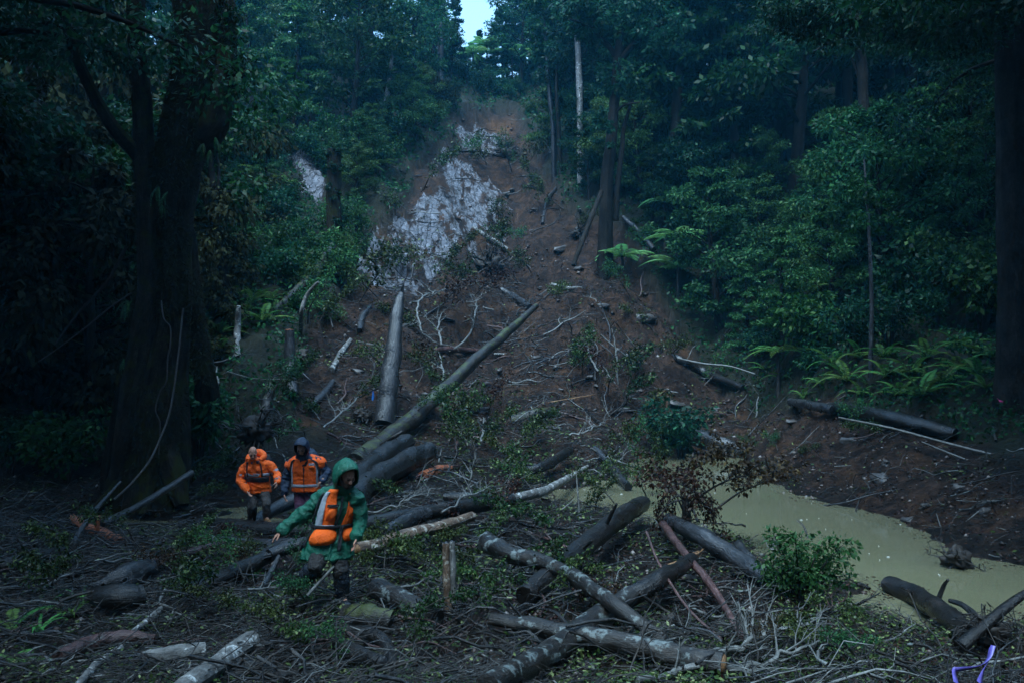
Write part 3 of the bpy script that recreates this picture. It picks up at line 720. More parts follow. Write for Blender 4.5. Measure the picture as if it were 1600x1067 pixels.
for (px, d, h, L) in [(738, 83.5, 3.4, 2.6), (760, 85, 4.6, 2.6), (800, 84, 3.6, 2.6), (845, 82, 3.6, 2.4), (785, 88, 5.5, 2.8), (1060, 44, 3.4, 1.9), (1040, 47, 3.0, 1.8), (402, 44, 1.4, 1.6), (440, 43, 1.2, 1.4), (560, 46, 1.5, 1.6), (590, 48, 1.0, 1.3), (1215, 33, 1.8, 1.6), (1300, 34, 2.2, 1.7)]:
    x, y = at(px, d); tree_fern(x, y, h, L, pale=px > 700 and px < 1100)

# low growth covering the forest floor
def undergrowth():
    n = 130000
    d = RNG.uniform(18 ** .5, 88 ** .5, n) ** 2; u = RNG.uniform(-.78, .78, n); x = u * d
    jx, jy = jitter(x, d)
    k = ~inside(SLIP_POLY, jx, jy) & (base_h(x, d) > 1.3) & (fbm(x / 2.2, d / 2.2, octv=3, seed=71) > -.28)
    for pl in ROCK_POLYS: k &= ~inside(pl, jx, jy)
    x, y = x[k], d[k]; n = len(x)
    z = height(x, y) + RNG.random(n) ** 1.6 * (.25 + .25 * (fbm(x / 1.4, y / 1.4, seed=77) + .6))
    L = .07 + .0042 * y * (.6 + .8 * RNG.random(n))
    mb = MB()
    leaf_cards(mb, np.stack([x, y, z], 1), rand_unit(n) + np.array([0, -.3, .2]), rand_unit(n) * .8 + np.array([0, -.2, .8]), L, L * .5, np.clip(RNG.normal(.42, .24, n), 0, 1), fold=.1)
    tag(link('undergrowth', mb.mesh('undergrowth', M['leaf_forest'], False)), kind='stuff')
undergrowth()
# ------------------------------------------------------------------ the big trees one can tell apart
def hero_tree(name_label, trunks, bark, limbs=(), crown=None, leaf='leaf_dark', sides=14, parts=(), group=None):
    """trunks, limbs: [(points as (px, py, d), radii in px of the photo at that distance)]; base of the first trunk is the tree's base"""
    b = P(*trunks[0][0][0]); b.z = float(height(b.x, b.y))
    root = empty('tree', b)
    tag(root, name_label, 'tree', group)
    def local(pts): return [np.array(P(*p)) - np.array(b) for p in pts]
    for k, (pts, rad) in enumerate(trunks):
        lp = local(pts); d = pts[0][2]
        if k == 0: lp[0] = np.array([0, 0, -.35])
        mb = MB(); tube(mb, lp, [a * d / F for a in rad], sides=sides, n=10 * len(pts), rough=.10 if sides < 25 else .17, seed=k * 5 + int(pts[0][0]) % 37, ridge=.05 if sides > 14 else .02, nridge=7)
        link('trunk', mb.mesh('trunk', M[bark]), root)
    for k, (pts, rad) in enumerate(limbs):
        d = pts[0][2]; mb = MB(); tube(mb, local(pts), [a * d / F for a in rad], sides=8, n=6 * len(pts), rough=.08, seed=k + 3)
        link('limb', mb.mesh('limb', M[bark]), root)
    if crown:
        mb = MB()
        for (px, py, d, rx, rz, n, L) in crown:
            c = np.array(P(px, py, d)) - np.array(b); rx, rz = rx * d / F, rz * d / F
            for _ in range(max(1, n // 60)):
                o = rand_unit(1)[0] * RNG.random() ** .4 * np.array([rx, rx, rz])
                q = .32 * rx * U_(.6, 1.2)
                cluster(mb, c + o, (q, q, q * .4), 60, L, .46, droop=.3)
        link('crown', mb.mesh('crown', M[leaf], False), root)
    return root, b

big, bb = hero_tree('huge leaning moss-grown tree with several trunks and hanging epiphytes',
    [([(236, 775, 18), (240, 690, 18), (247, 600, 18), (262, 500, 18), (269, 400, 18), (273, 300, 18), (291, 200, 18), (311, 100, 18), (316, 0, 18), (318, -160, 18)], [56, 44, 35, 28, 27, 35, 39, 40, 39, 36]),
     ([(196, 772, 17.8), (206, 660, 17.7), (222, 560, 17.7), (234, 450, 17.7), (231, 360, 17.7), (224, 220, 17.8), (215, 60, 17.8), (210, -140, 17.8)], [30, 24, 19, 16, 16, 15, 13, 12]),
     ([(326, 620, 19.5), (312, 540, 18.9), (303, 450, 18.5), (296, 380, 18.3), (284, 310, 18.1)], [20, 14, 11, 10, 8]),
     ([(172, 770, 18.6), (180, 680, 18.4), (194, 600, 18.2), (216, 520, 17.9)], [14, 10, 8, 6]),
     ([(285, 790, 17.4), (270, 740, 17.6), (256, 690, 17.8), (250, 630, 18)], [12, 18, 20, 14]), ([(150, 795, 17.2), (185, 760, 17.5), (212, 715, 17.8), (222, 660, 18)], [7, 12, 16, 12]), ([(225, 805, 17), (228, 765, 17.3), (234, 715, 17.6), (240, 660, 17.9)], [8, 15, 18, 12])],
    'bark_mossy_trunk',
    limbs=[([(296, 240, 18), (326, 205, 17.8), (342, 165, 17.8), (352, 100, 17.8), (352, 10, 17.9), (348, -120, 18)], [24, 24, 20, 17, 15, 12]),
           ([(338, 150, 17.8), (362, 132, 17.6), (384, 114, 17.5), (402, 110, 17.4)], [8, 6, 4, 2]),
           ([(222, 250, 17.8), (170, 190, 17.2), (120, 90, 16.8), (80, -40, 16.5)], [12, 10, 8, 6]),
           ([(216, 120, 17.8), (150, 60, 18), (90, 40, 18.4), (20, 30, 19)], [10, 7, 5, 3])],
    sides=30)
mb = MB()                                        # leafy sprays along the right limb
for (px, py, rr, n) in [(368, 60, 18, 5), (374, 105, 20, 6), (358, 20, 20, 6), (392, 115, 14, 3), (366, 150, 12, 3), (340, -10, 24, 5)]:
    for _ in range(n): cluster(mb, np.array(P(px + U_(-rr, rr), py + U_(-rr, rr), 17.7)) - np.array(bb), (.22, .22, .12), 80, .085, .45, droop=.4)
link('crown', mb.mesh('crown', M['leaf_dark'], False), big)
mb = MB()                                        # shaggy cover of moss and small epiphytes on the trunks
for k, (x0, y0, x1, y1, r, n) in enumerate([(205, 670, 234, 440, 19, 2600), (234, 440, 226, 250, 16, 1500), (262, 500, 271, 330, 27, 2200), (273, 300, 311, 100, 38, 2600), (322, 600, 300, 420, 13, 1200), (311, 100, 317, -60, 40, 1400), (226, 250, 214, 30, 14, 900), (345, 160, 352, 0, 20, 700), (236, 760, 247, 600, 44, 1600)]):
    t = RNG.random(n); a = RNG.uniform(-math.pi, 0, n); rr = r * 18 / F
    c = np.array([P(x0 + (x1 - x0) * q, y0 + (y1 - y0) * q, 17.9) for q in t]) - np.array(bb)
    o = np.stack([np.cos(a), np.sin(a), np.zeros(n)], 1)
    leaf_cards(mb, c + o * rr * 1.0, o * .8 + rand_unit(n) * .6 + np.array([0, 0, -.7]), rand_unit(n) * .6 + o, .05 + .13 * RNG.random(n) ** 2, .012 + .022 * RNG.random(n), np.clip(RNG.normal(.3, .22, n), 0, .8), fold=.2)
tag(link('epiphyte_moss', mb.mesh('epiphyte_moss', M['leaf_moss'], False), big), kind='stuff')
for (px, py, s, rz) in [(248, 292, .8, -1.3), (262, 300, .8, -1.9), (318, 225, .7, -1.2), (336, 215, .8, -.6), (328, 235, .7, -1.7), (206, 470, .7, -2.2), (200, 470, .8, -1.6), (194, 560, .6, -1.4), (252, 320, .6, -1.0)]:
    p = np.array(P(px, py, 17.2)) - np.array(bb)
    for q in range(5):
        f = link('frond', FRD[q % 3], big, p, (U_(-.3, .3), U_(.5, 1.3), rz + U_(-.6, .6))); f.scale = (s * U_(.5, .8), s * U_(.25, .4), s * .6)

hero_tree('tall dark forked tree standing at the right edge of the landslide', [([(945, 350, 45), (948, 290, 45), (955, 220, 45), (962, 140, 45), (968, 80, 45), (976, 20, 45), (985, -70, 45)], [13, 9.5, 9, 8.5, 8, 6.5, 5]),
    ([(962, 345, 45.2), (964, 300, 45.1), (972, 230, 45.3), (975, 200, 45.4), (990, 150, 45.8)], [5, 4.5, 4, 3.5, 2])], 'bark_stand',
    limbs=[([(966, 100, 45), (990, 70, 44.5), (1030, 40, 44), (1060, 20, 43.5)], [6, 4.5, 3, 2]), ([(964, 90, 45), (940, 60, 45), (915, 40, 44.6), (890, 30, 44)], [5, 4, 3, 1.5]), ([(958, 180, 45), (975, 165, 44.6), (1000, 160, 44)], [3, 2, 1])],
    crown=[(985, 20, 45, 55, 55, 3200, .30), (930, 40, 44.6, 40, 30, 1600, .28), (1030, 60, 44, 45, 35, 1800, .28), (975, 120, 44.5, 40, 40, 1200, .26), (900, 10, 44.6, 40, 30, 1500, .28), (945, 200, 44, 22, 40, 500, .24)])
hero_tree('pale bare trunk standing among dark trees right of the slide', [([(908, 285, 56), (907, 230, 56), (906, 170, 56), (904, 105, 56), (900, 20, 56), (898, -60, 56)], [6, 5.5, 5.2, 5, 4, 3])], 'bark_pale', sides=10,
    crown=[(895, 30, 56, 34, 40, 1500, .32), (915, -10, 56, 40, 30, 1400, .32)])
hero_tree('thin pale tree trunk with dark lower bark beside the slide', [([(866, 250, 60), (864, 200, 60), (860, 160, 60), (856, 110, 60), (850, 30, 60)], [4.5, 4, 4, 3.5, 2])], 'bark_grey', sides=8, crown=[(852, 60, 60, 30, 38, 1300, .32), (840, 10, 60, 30, 25, 1000, .32)])
hero_tree('thin dark trunk close behind the thin pale trunk', [([(876, 262, 59), (874, 220, 59), (871, 170, 59), (870, 130, 59), (872, 60, 59)], [4, 3.5, 3.2, 3, 2])], 'bark_stand', sides=8, crown=[(874, 90, 59, 26, 26, 900, .32)])
col, cb = hero_tree('shaggy broken trunk column overgrown with leafy epiphytes', [([(524, 392, 37), (522, 330, 37), (522, 280, 37), (521, 235, 37)], [13, 12, 12, 11])], 'bark_mossy_trunk',
    crown=[(519, 236, 37, 20, 12, 900, .13), (522, 262, 36.8, 14, 16, 600, .12), (521, 300, 36.8, 13, 24, 700, .11), (524, 350, 36.8, 13, 26, 600, .11)], leaf='leaf_dark')
hero_tree('thin forked tree leaning on the slope behind the big trunk', [([(362, 500, 27), (352, 440, 27), (340, 380, 27), (334, 320, 27), (330, 260, 27), (326, 200, 27)], [8, 7.5, 7, 6.5, 5, 3]),
    ([(341, 385, 27), (326, 330, 26.8), (314, 285, 26.6), (308, 230, 26.4)], [5, 4.5, 4, 2.5]), ([(335, 320, 27), (342, 280, 27.1), (338, 235, 27.2)], [4, 3, 2])], 'bark_stand', crown=[(330, 215, 27, 28, 26, 700, .16)], leaf='leaf_forest')
hero_tree('slender pale sapling standing in front of the dark right forest', [([(1360, 612, 26), (1361, 540, 26), (1362, 480, 26), (1360, 420, 26), (1357, 350, 26), (1350, 250, 26)], [4, 3.6, 3.4, 3, 2.4, 1.2])], 'bark_grey', sides=8,
    crown=[(1352, 300, 26, 40, 50, 900, .13), (1330, 350, 25.6, 40, 24, 420, .12), (1385, 345, 26, 40, 24, 420, .12)], leaf='leaf_dark')
hero_tree('broad black tree trunk at the right edge of the forest', [([(1590, 600, 21), (1588, 480, 21), (1586, 320, 21), (1584, 160, 21), (1580, 0, 21), (1578, -200, 21)], [34, 27, 24, 23, 22, 20])], 'bark_stand', sides=18,
    limbs=[([(1580, 60, 21), (1540, 20, 20.6), (1480, 0, 20), (1420, -10, 19.5)], [10, 7, 5, 2]), ([(1580, 20, 21), (1500, -30, 20), (1400, -50, 19)], [9, 6, 3])],
    crown=[(1480, 30, 20, 120, 45, 9000, .11), (1330, 25, 19.5, 110, 32, 7000, .11), (1250, 20, 19.5, 80, 24, 4000, .10)])
hero_tree('shaded slanting tree with leaning limb in the upper right forest', [([(1352, 180, 38), (1348, 130, 38), (1344, 80, 38), (1338, 20, 38)], [9, 8, 7.5, 6])], 'bark_stand',
    limbs=[([(1344, 100, 38), (1330, 60, 37.5), (1290, 72, 37), (1265, 85, 36.8)], [4, 3.5, 2.5, 1.5]), ([(1350, 150, 38), (1338, 110, 38.2), (1330, 90, 38.4)], [3, 2.5, 1.5])], crown=[(1345, 10, 38, 70, 36, 2600, .24), (1260, 60, 37, 50, 20, 900, .24)])
for (lab, pts, rad) in [('slim dark trunk leaning left at the far left', [(62, 500, 24), (42, 430, 24), (28, 360, 24), (10, 260, 24), (0, 120, 24)], [9, 8, 7, 6, 5]),
                        ('thicker straight dark trunk beside the slim leaning one', [(66, 480, 27), (60, 400, 27), (58, 330, 27), (52, 220, 27), (50, 60, 27)], [14, 12, 11, 10, 9]),
                        ('very thin dark stem between the left trunks and the big tree', [(104, 430, 25), (98, 380, 25), (94, 320, 25), (92, 200, 25)], [4, 3.5, 3, 2]),
                        ('dark curving trunk bending right above the left thicket', [(150, 310, 26), (100, 280, 26), (72, 220, 26), (60, 120, 26), (64, 0, 26)], [10, 10, 9, 8, 7])]:
    hero_tree(lab, [(pts, rad)], 'bark_stand', sides=9, crown=[(pts[-1][0] + 20, pts[-1][1], pts[-1][2], 60, 50, 700, .2)], leaf='leaf_moss')
for (lab, pts, rad, bark) in [('tall forking tree crossing the skyline left of the slide', [(505, 240, 62), (500, 160, 62), (502, 90, 62), (496, 50, 62), (488, -20, 62)], [5, 5, 5, 4, 3], 'bark_dark'),
                        ('reddish thin trunk standing in the left forest', [(484, 215, 55), (480, 170, 55), (474, 130, 55), (466, 80, 55)], [4, 4, 3.5, 2.5], 'bark_red'),
                        ('very thin pale dead stem above the shaggy column', [(536, 195, 55), (535, 150, 55), (533, 100, 55)], [1.8, 1.6, 1.2], 'bark_pale'),
                        ('dark tree with slanting upper trunk at the top centre', [(590, 150, 72), (580, 80, 72), (568, 40, 72), (552, -10, 72), (540, -60, 72)], [5, 4.5, 4, 4, 3], 'bark_dark'),
                        ('grey streaked tall trunk left of the landslide head', [(690, 180, 74), (688, 110, 74), (690, 50, 74), (692, -20, 74), (694, -80, 74)], [6, 5, 5, 4.5, 4], 'bark_grey'),
                        ('thin pale trunk on the left forest edge', [(624, 150, 66), (624, 100, 66), (622, 70, 66), (620, 20, 66)], [2.2, 2, 2, 1.5], 'bark_pale'),
                        ('leaning pale trunk overhanging the landslide head', [(722, 178, 80), (712, 150, 80), (700, 124, 80), (694, 100, 80)], [2.5, 2.5, 2.5, 2], 'bark_grey')]:
    hero_tree(lab, [(pts, rad)], bark, sides=8, crown=[(pts[-1][0], pts[-1][1] + 10, pts[-1][2], 36, 30, 900, .34), (pts[-2][0] + 10, pts[-2][1], pts[-2][2], 30, 18, 500, .32)], leaf='leaf_forest')

# vines hanging from the big tree
def vine(label, pts, rad, mat='twig_pale', twigs=()):
    mb = MB(); tube(mb, [P(*p) for p in pts], [a * pts[0][2] / F for a in rad], sides=6, n=9 * len(pts), rough=.05, seed=int(pts[0][0]))
    o = tag(link('vine', mb.mesh('vine', M[mat])), label, 'vine')
    for t in twigs:
        m2 = MB(); tube(m2, [P(*p) for p in t], [2.0 * t[0][2] / F, 1.0 * t[0][2] / F], sides=5, n=12, rough=.05); link('side_stem', m2.mesh('side_stem', M[mat]), o)
    return o
vine('long pale vine sweeping down from the big tree to the flooded ground', [(286, 482, 17), (278, 560, 16.6), (266, 640, 16.2), (248, 690, 15.8), (232, 722, 15.4), (205, 755, 15), (178, 780, 14.6)], [1.2, 1.3, 1.4, 1.5, 1.6, 1.6, 1.5], 'twig')
vine('wavy pale vine hanging in front of the mossy trunk', [(252, 470, 17), (256, 498, 16.9), (266, 512, 16.9), (266, 540, 16.8), (262, 560, 16.8), (260, 595, 16.7), (250, 612, 16.7), (243, 640, 16.6), (250, 662, 16.6), (248, 710, 16.5)], [1.0, 1.1, 1.1, 1.1, 1.0, 1.0, 1.0, .9, .9, .8], 'twig')
vine('bent pale branch leaning out to the left of the mossy trunk', [(205, 458, 17), (170, 482, 16.8), (130, 515, 16.6), (85, 548, 16.4), (60, 565, 16.2)], [1.5, 1.3, 1.2, 1.0, .8], 'twig')
vine('thin dark branch crossing above the bent pale branch', [(198, 385, 17.2), (168, 440, 17), (140, 470, 16.8), (110, 505, 16.6), (86, 540, 16.4)], [2.6, 2.4, 2.2, 1.8, 1.4], 'bark_stand')

# ------------------------------------------------------------------ fallen logs
def jag(mb, c, t, r, seed, n=11, ln=.5):
    """splintered break: slivers of wood along the log's axis"""
    rnd = random.Random(seed); c = np.array(c); t = np.array(t)
    a = np.cross(t, [0, 0, 1.0]); a /= np.linalg.norm(a) + 1e-9; b = np.cross(t, a)
    for k in range(n):
        an = rnd.uniform(0, 6.28); q = rnd.uniform(.15, .85) * r
        o = c + (a * math.cos(an) + b * math.sin(an)) * q
        l = ln * rnd.uniform(.25, 1.0)
        tip = o + t * l + (a * rnd.uniform(-.12, .12) + b * rnd.uniform(-.12, .12)) * l
        tube(mb, [o - t * .1, o + t * l * .5, tip], [r * .28, r * .2, .003], sides=4, n=4, rough=0)
def settle(pts, rad, tol=.30):
    """bring points that would hang in the air down onto the ground along their line of sight"""
    out = []
    for k, p in enumerate(pts):
        if len(p) == 3:
            r = rad[min(k, len(rad) - 1)]; w = P(*p); d = p[2]
            while w.z - float(height(w.x, w.y)) < r * d / F * (.9 if d < 11.5 else .4) + (.07 if d < 11.5 else 0) and d > 5: d *= .992; w = P(p[0], p[1], d)
            while w.z - max(0, float(height(w.x, w.y))) - r * d / F > tol and d < 60: d *= 1.01; w = P(p[0], p[1], d)
            p = (p[0], p[1], d)
        out.append(p)
    return out
STANDING = ('tall grey', 'long mossy', 'short grey snag', 'thin pale snag', 'curved pale dead', 'taller', 'shorter of', 'dark pole leaning', 'mossy green trunk', 'long straight dark pole')
def log(label, pts, rad, mat='bark_dark', end0=None, end1=None, group=None, name='log', cat='log', sides=14, lift=.35, stubs=0, rough=.095, seed=None, wood='raw_wood', splint=.5):
    """pts: (px, py) rests on the ground there, (px, py, d) lies at distance d; rad in px of the photo; ends: 'cut', 'split'"""
    if not label.startswith(STANDING): pts = settle(pts, rad)
    W3, Rm = [], []
    for k, p in enumerate(pts):
        if len(p) == 3: w = P(*p); r = rad[min(k, len(rad) - 1)] * p[2] / F
        else:
            w = G(*p); r = rad[min(k, len(rad) - 1)] * w.y / F; w.z += r * lift
        W3.append(w); Rm.append(r)
    base = min(W3, key=lambda w: w.z).copy()
    loc = [w - base for w in W3]
    seed = seed if seed is not None else int(pts[0][0] + pts[0][1]) % 91
    q = spline(loc, 4 * len(loc) - 3); rj = np.interp(np.linspace(0, 1, len(q)), np.linspace(0, 1, len(Rm)), Rm); g_ = random.Random(seed)
    for k in range(1, len(q) - 1): q[k] += np.array([g_.gauss(0, .05), g_.gauss(0, .05), g_.gauss(0, .05)]) * rj[k]
    mb = MB(); p, r, (t, A, B) = tube(mb, q, [a * g_.uniform(.97, 1.03) for a in rj], sides=max(sides, 16) if len(pts) > 2 else sides, n=max(14, 13 * len(pts)), rough=rough, seed=seed, freq=2.2, ridge=.022, nridge=9)
    o = link(name, mb.mesh(name, M[mat]), None, base)
    if label: tag(o, label, cat, group)
    for e, kind in ((0, end0), (-1, end1)):
        if not kind: continue
        d = t[e] * (1 if e else -1)
        m2 = MB()
        if kind == 'cut':                          # a sawn or broken face with a rim, standing 4 mm proud
            c = p[e] + d * .13 * r[e]; an = np.linspace(0, 2 * math.pi, 13)[:-1]
            v = [c + d * .02] + [c + (A[e] * math.cos(q) + B[e] * math.sin(q)) * r[e] * .90 * (1 + .08 * math.sin(3 * q + seed)) for q in an] + [c - d * .06 + (A[e] * math.cos(q) + B[e] * math.sin(q)) * r[e] * .93 for q in an]
            tr = [(0, 1 + k, 1 + (k + 1) % 12) for k in range(12)]; qd = [(1 + k, 13 + k, 13 + (k + 1) % 12, 1 + (k + 1) % 12) for k in range(12)]
            m2.add(v, quads=qd, tris=tr, uv=np.array(v)[:, :2]); link('broken_end', m2.mesh('broken_end', M[wood], False), o)
        else:
            jag(m2, p[e], d, r[e], seed, ln=splint); link('splintered_end', m2.mesh('splintered_end', M[wood], False), o)
    rnd = random.Random(seed)
    for k in range(stubs):
        i = rnd.randrange(2, len(p) - 2); an = rnd.uniform(.2, 2.9)
        dr = A[i] * math.cos(an) + B[i] * math.sin(an)
        if dr[2] < 0: dr = -dr
        ln = r[i] * rnd.uniform(1, 3.2)
        m2 = MB(); tube(m2, [p[i] + dr * r[i] * .6, p[i] + dr * (r[i] + ln * .6) + t[i] * ln * .2, p[i] + dr * (r[i] + ln) + t[i] * ln * rnd.uniform(-.2, .8)], [r[i] * .24, r[i] * .18, r[i] * .13], sides=6, n=8, rough=.08, seed=seed + k)
        link('branch_stub', m2.mesh('branch_stub', M[mat]), o)
    return o
fl = 'fallen logs'
log('tall grey leaning log with pointed splintered top, leaning on the bare slope', [(600, 662, 23.5), (607, 610, 23.9), (614, 545, 24.4), (622, 480, 25), (627, 458, 25.2)], [16, 15, 13, 9, 4], 'bark_grey', None, 'split', fl, sides=18, rough=.06, wood='bark_grey')
log('long mossy log running from the slope down to the flat', [(838, 478, 33.5), (790, 522, 30.6), (740, 565, 28.2), (690, 612, 26), (650, 650, 24.4), (612, 680, 23), (555, 724, 20.6)], [4, 7, 9, 11, 13, 15.5, 17], 'bark_moss', 'split', None, fl, sides=20, stubs=3)
log('upper thick grey log behind the green-coated person', [(636, 690, 21), (600, 712, 19.6), (560, 742, 17.6), (540, 760, 16.6)], [14, 16, 17, 17], 'bark_dark', 'cut', None, fl, sides=20, wood='bark_grey')
log('lower thick dark grey log under the upper thick one', [(668, 706, 20.4), (620, 730, 18.8), (575, 758, 17.2), (552, 780, 16.2)], [16, 18, 20, 20], 'bark_dark', None, None, fl, sides=20, seed=14)
log('short grey snag standing on the slope left of the leaning log', [(457, 612), (454, 570, 24.4), (452, 516, 24.5)], [10, 9, 7], 'bark_grey', None, 'cut', fl, lift=-.5, wood='red_wood')
log('thin pale snag standing by the left ferns', [(370, 560), (371, 520, 25.4), (373, 478, 25.3)], [6, 5, 3.5], 'bark_pale', None, None, fl, lift=-.5)
log('curved pale dead stem beside the snag', [(470, 518), (471, 490, 26.3), (478, 465, 26.2), (492, 446, 26), (498, 441, 25.9)], [3.5, 3.4, 3.2, 2.6, 2], 'bark_pale', None, None, fl, lift=-.5)
log('pale sawn log lying in the bottom left', [(392, 1000, 7.9), (350, 1030, 7.3), (290, 1072, 6.7), (250, 1100, 6.35)], [14, 15, 16, 17], 'bark_pale', 'cut', None, fl, sides=18, rough=.05, wood='bark_brown')
log('long grey-brown log across the bottom centre', [(768, 966, 8.3), (850, 981, 8.0), (940, 998, 7.75), (1040, 1020, 7.5), (1130, 1038, 7.25)], [9, 14, 16, 17, 18], 'bark_lichen', None, 'cut', fl, sides=18, stubs=1)
log('dark broken log slanting above the bottom log, knob at its upper end', [(760, 845, 9.4), (790, 862, 9.2), (870, 886, 8.9), (960, 944, 8.35), (1044, 1004, 7.9)], [15, 13, 11, 12, 9], 'bark_lichen', None, None, fl, sides=16, rough=.13, seed=5)
log('thick broken log with a pale splintered right end', [(1082, 872, 9.6), (1030, 905, 9.25), (975, 936, 8.95)], [9, 14, 15], 'bark_dark', 'split', None, fl, sides=16, splint=.35)
log('lower piece of the crossed logs running to the bottom edge', [(985, 930, 8.95), (930, 966, 8.55), (860, 1016, 7.9), (760, 1075, 7.25)], [14, 17, 19, 20], 'bark_lichen', None, None, fl, sides=18)
log('split half log with a pale inner face at the right of the crossed logs', [(1086, 868, 9.5), (1040, 893, 9.2), (990, 922, 8.9)], [6, 8, 5], 'raw_wood', 'split', None, fl, splint=.4)
log('big dark wet log rising from the crossed logs towards the pond', [(1004, 786, 12.4), (950, 822, 11.6), (895, 868, 10.8), (820, 932, 9.7)], [13, 15, 16, 15], 'bark_dark', None, None, fl, sides=18, stubs=2)
log('peeling brown log beside the green-coated person', [(738, 806, 11.6), (690, 822, 11.2), (640, 834, 10.9), (590, 850, 10.5), (556, 858, 10.2)], [7, 9, 10, 10, 10], 'bark_brown', None, 'cut', fl, sides=16)
log('long dark log behind the peeling brown log', [(560, 822, 12.2), (640, 806, 12.5), (720, 792, 12.8), (800, 780, 13.1)], [13, 12, 12, 9], 'bark_dark', None, None, fl, sides=16)
log('slanting dark grey log between the peeling log and the long dark log', [(590, 836, 11.6), (630, 816, 12), (670, 800, 12.4), (700, 792, 12.6)], [12, 12, 11, 8], 'bark_grey', None, None, fl, seed=33)
log('thin pale-barked branch log pointing up to the right over the pool', [(800, 778, 13.2), (845, 768, 13.4), (890, 745, 13.8), (918, 728, 14.2)], [7, 7, 5, 2.5], 'bark_pale', None, None, fl)
log('short log with bright orange broken end', [(590, 918, 9.3), (630, 938, 9.1), (684, 966, 8.8)], [16, 16, 13], 'bark_lichen', 'cut', None, fl, sides=16, wood='red_wood')
log('taller of two upright sticks stuck in the debris', [(700, 958, 8.8), (698, 900, 8.8), (697, 848, 8.8)], [6, 6, 5.5], 'bark_brown', None, 'cut', fl, sides=9, seed=2, wood='bark_grey')
log('shorter of two upright sticks stuck in the debris', [(708, 940, 8.8), (708, 890, 8.8), (706, 846, 8.8)], [5, 5, 4.5], 'bark_pale', None, 'cut', fl, sides=9, seed=6, wood='bark_grey')
log('grey log lying along the near pond edge', [(1046, 812, 12.7), (1100, 840, 12), (1150, 872, 11.3), (1200, 905, 10.7)], [11, 14, 14, 12], 'bark_grey', None, None, fl, sides=16)
log('reddish bare pole sloping down beside the pond log', [(1036, 818, 11.8), (1068, 862, 10.8), (1110, 912, 9.8), (1162, 998, 8.4)], [6, 6, 6, 5], 'bark_red', None, None, fl, sides=9)
log('dark curved log lying in the near end of the pond', [(1386, 912, 11.5), (1430, 930, 10.9), (1475, 958, 10.1), (1512, 988, 9.3)], [13, 16, 18, 14], 'bark_dark', None, None, fl, sides=16, stubs=2)
log('stubby dark log end poking out of the pond beside the bush', [(1180, 888, 11.3), (1165, 868, 11.5), (1154, 852, 11.7)], [10, 10, 9], 'bark_dark', None, 'cut', fl, wood='root')
log('big dark log on the far bank in front of the ferns', [(1300, 634, 22.6), (1360, 646, 22.2), (1430, 662, 21.6), (1494, 678, 21)], [7, 11, 12, 9], 'bark_dark', None, None, fl, sides=18, lift=.0)
log('shorter blue-grey log left of the big far-bank log', [(1236, 628, 23.4), (1268, 633, 23.2), (1302, 640, 22.9)], [6, 7, 7], 'bark_grey', None, None, fl, lift=.0)
log('half sunken log lying at the far end of the pond', [(1040, 676, 31), (1080, 682, 30.6), (1120, 692, 30.2), (1166, 706, 29.6)], [12, 15, 14, 6], 'bark_grey', None, None, fl, sides=16)
log('broad dark log under the boots of the bald person', [(285, 818, 15.9), (340, 822, 15.3), (400, 826, 15.1), (470, 830, 14.6), (540, 828, 14.5)], [9, 12, 13, 13, 10], 'bark_dark', None, None, fl, sides=16, seed=19)
log('second dark log below the one under the boots', [(330, 846, 13.9), (390, 852, 13.7), (450, 856, 13.5), (520, 852, 13.2)], [10, 13, 14, 11], 'bark_grey', None, None, fl, sides=16, seed=9)
log('blue-grey log rising behind the bald person towards the navy-hooded one', [(392, 818, 15.4), (440, 790, 16.2), (480, 772, 16.8)], [9, 11, 11], 'bark_grey', None, None, fl, seed=27)
log('long straight dark pole at left leaning from the debris to the big tree', [(160, 818, 14.2), (205, 797, 14.8), (250, 770, 15.6), (300, 738, 16.4)], [6, 6, 5.5, 5], 'bark_grey', None, None, fl, sides=9)
log('dark log end by the left pool', [(-20, 886, 12.6), (40, 874, 12.9), (110, 858, 13.4)], [9, 10, 8], 'bark_dark', None, None, fl)
log('pinkish bare branch log left of the people', [(185, 896, 11.2), (240, 880, 11.5), (300, 862, 11.9), (350, 846, 12.4)], [6, 6.5, 6, 5], 'bark_red', None, None, fl)
log('dark rough log below the pinkish branch log', [(296, 920, 10.2), (350, 900, 10.5), (420, 868, 11)], [11, 13, 11], 'bark_dark', None, 'cut', fl, seed=45, wood='bark_grey')
log('grey short log left of the green-coated person\'s knee', [(420, 866, 10.8), (448, 856, 11), (478, 846, 11.2)], [9, 10, 9], 'bark_grey', 'split', 'split', fl, wood='bark_grey', splint=.2)
log('dark curved log in the bottom left corner', [(90, 1026, 7.9), (140, 1006, 8.1), (190, 996, 8.2), (243, 998, 8.1)], [10, 13, 12, 7], 'bark_red', None, None, fl, seed=51)
log('pale grey stub between the bottom left logs', [(222, 1028, 7.5), (270, 1022, 7.6), (320, 1016, 7.7)], [10, 14, 13], 'bark_pale', 'split', None, fl, seed=8, wood='bark_grey', splint=.2)
log('bent pale branch at the bottom left edge', [(120, 1074, 6.9), (150, 1038, 7.3), (190, 1010, 7.6)], [6, 6.5, 4], 'bark_pale', None, None, fl, sides=9)
log('thin grey stick lying above the bottom left logs', [(205, 990, 8), (232, 968, 8.4), (256, 946, 8.8)], [5, 5, 4], 'bark_pale', None, None, fl, sides=8)
log('arched dark log near the bottom centre-left', [(548, 986, 8), (585, 992, 7.9), (606, 1012, 7.7), (614, 1042, 7.4)], [9, 11, 10, 8], 'bark_dark', None, None, fl, seed=63)
log('cut dark log piece under the arched log', [(528, 1004, 7.7), (560, 1022, 7.5), (596, 1036, 7.3)], [11, 13, 13], 'bark_dark', None, 'cut', fl, seed=66, wood='bark_grey')
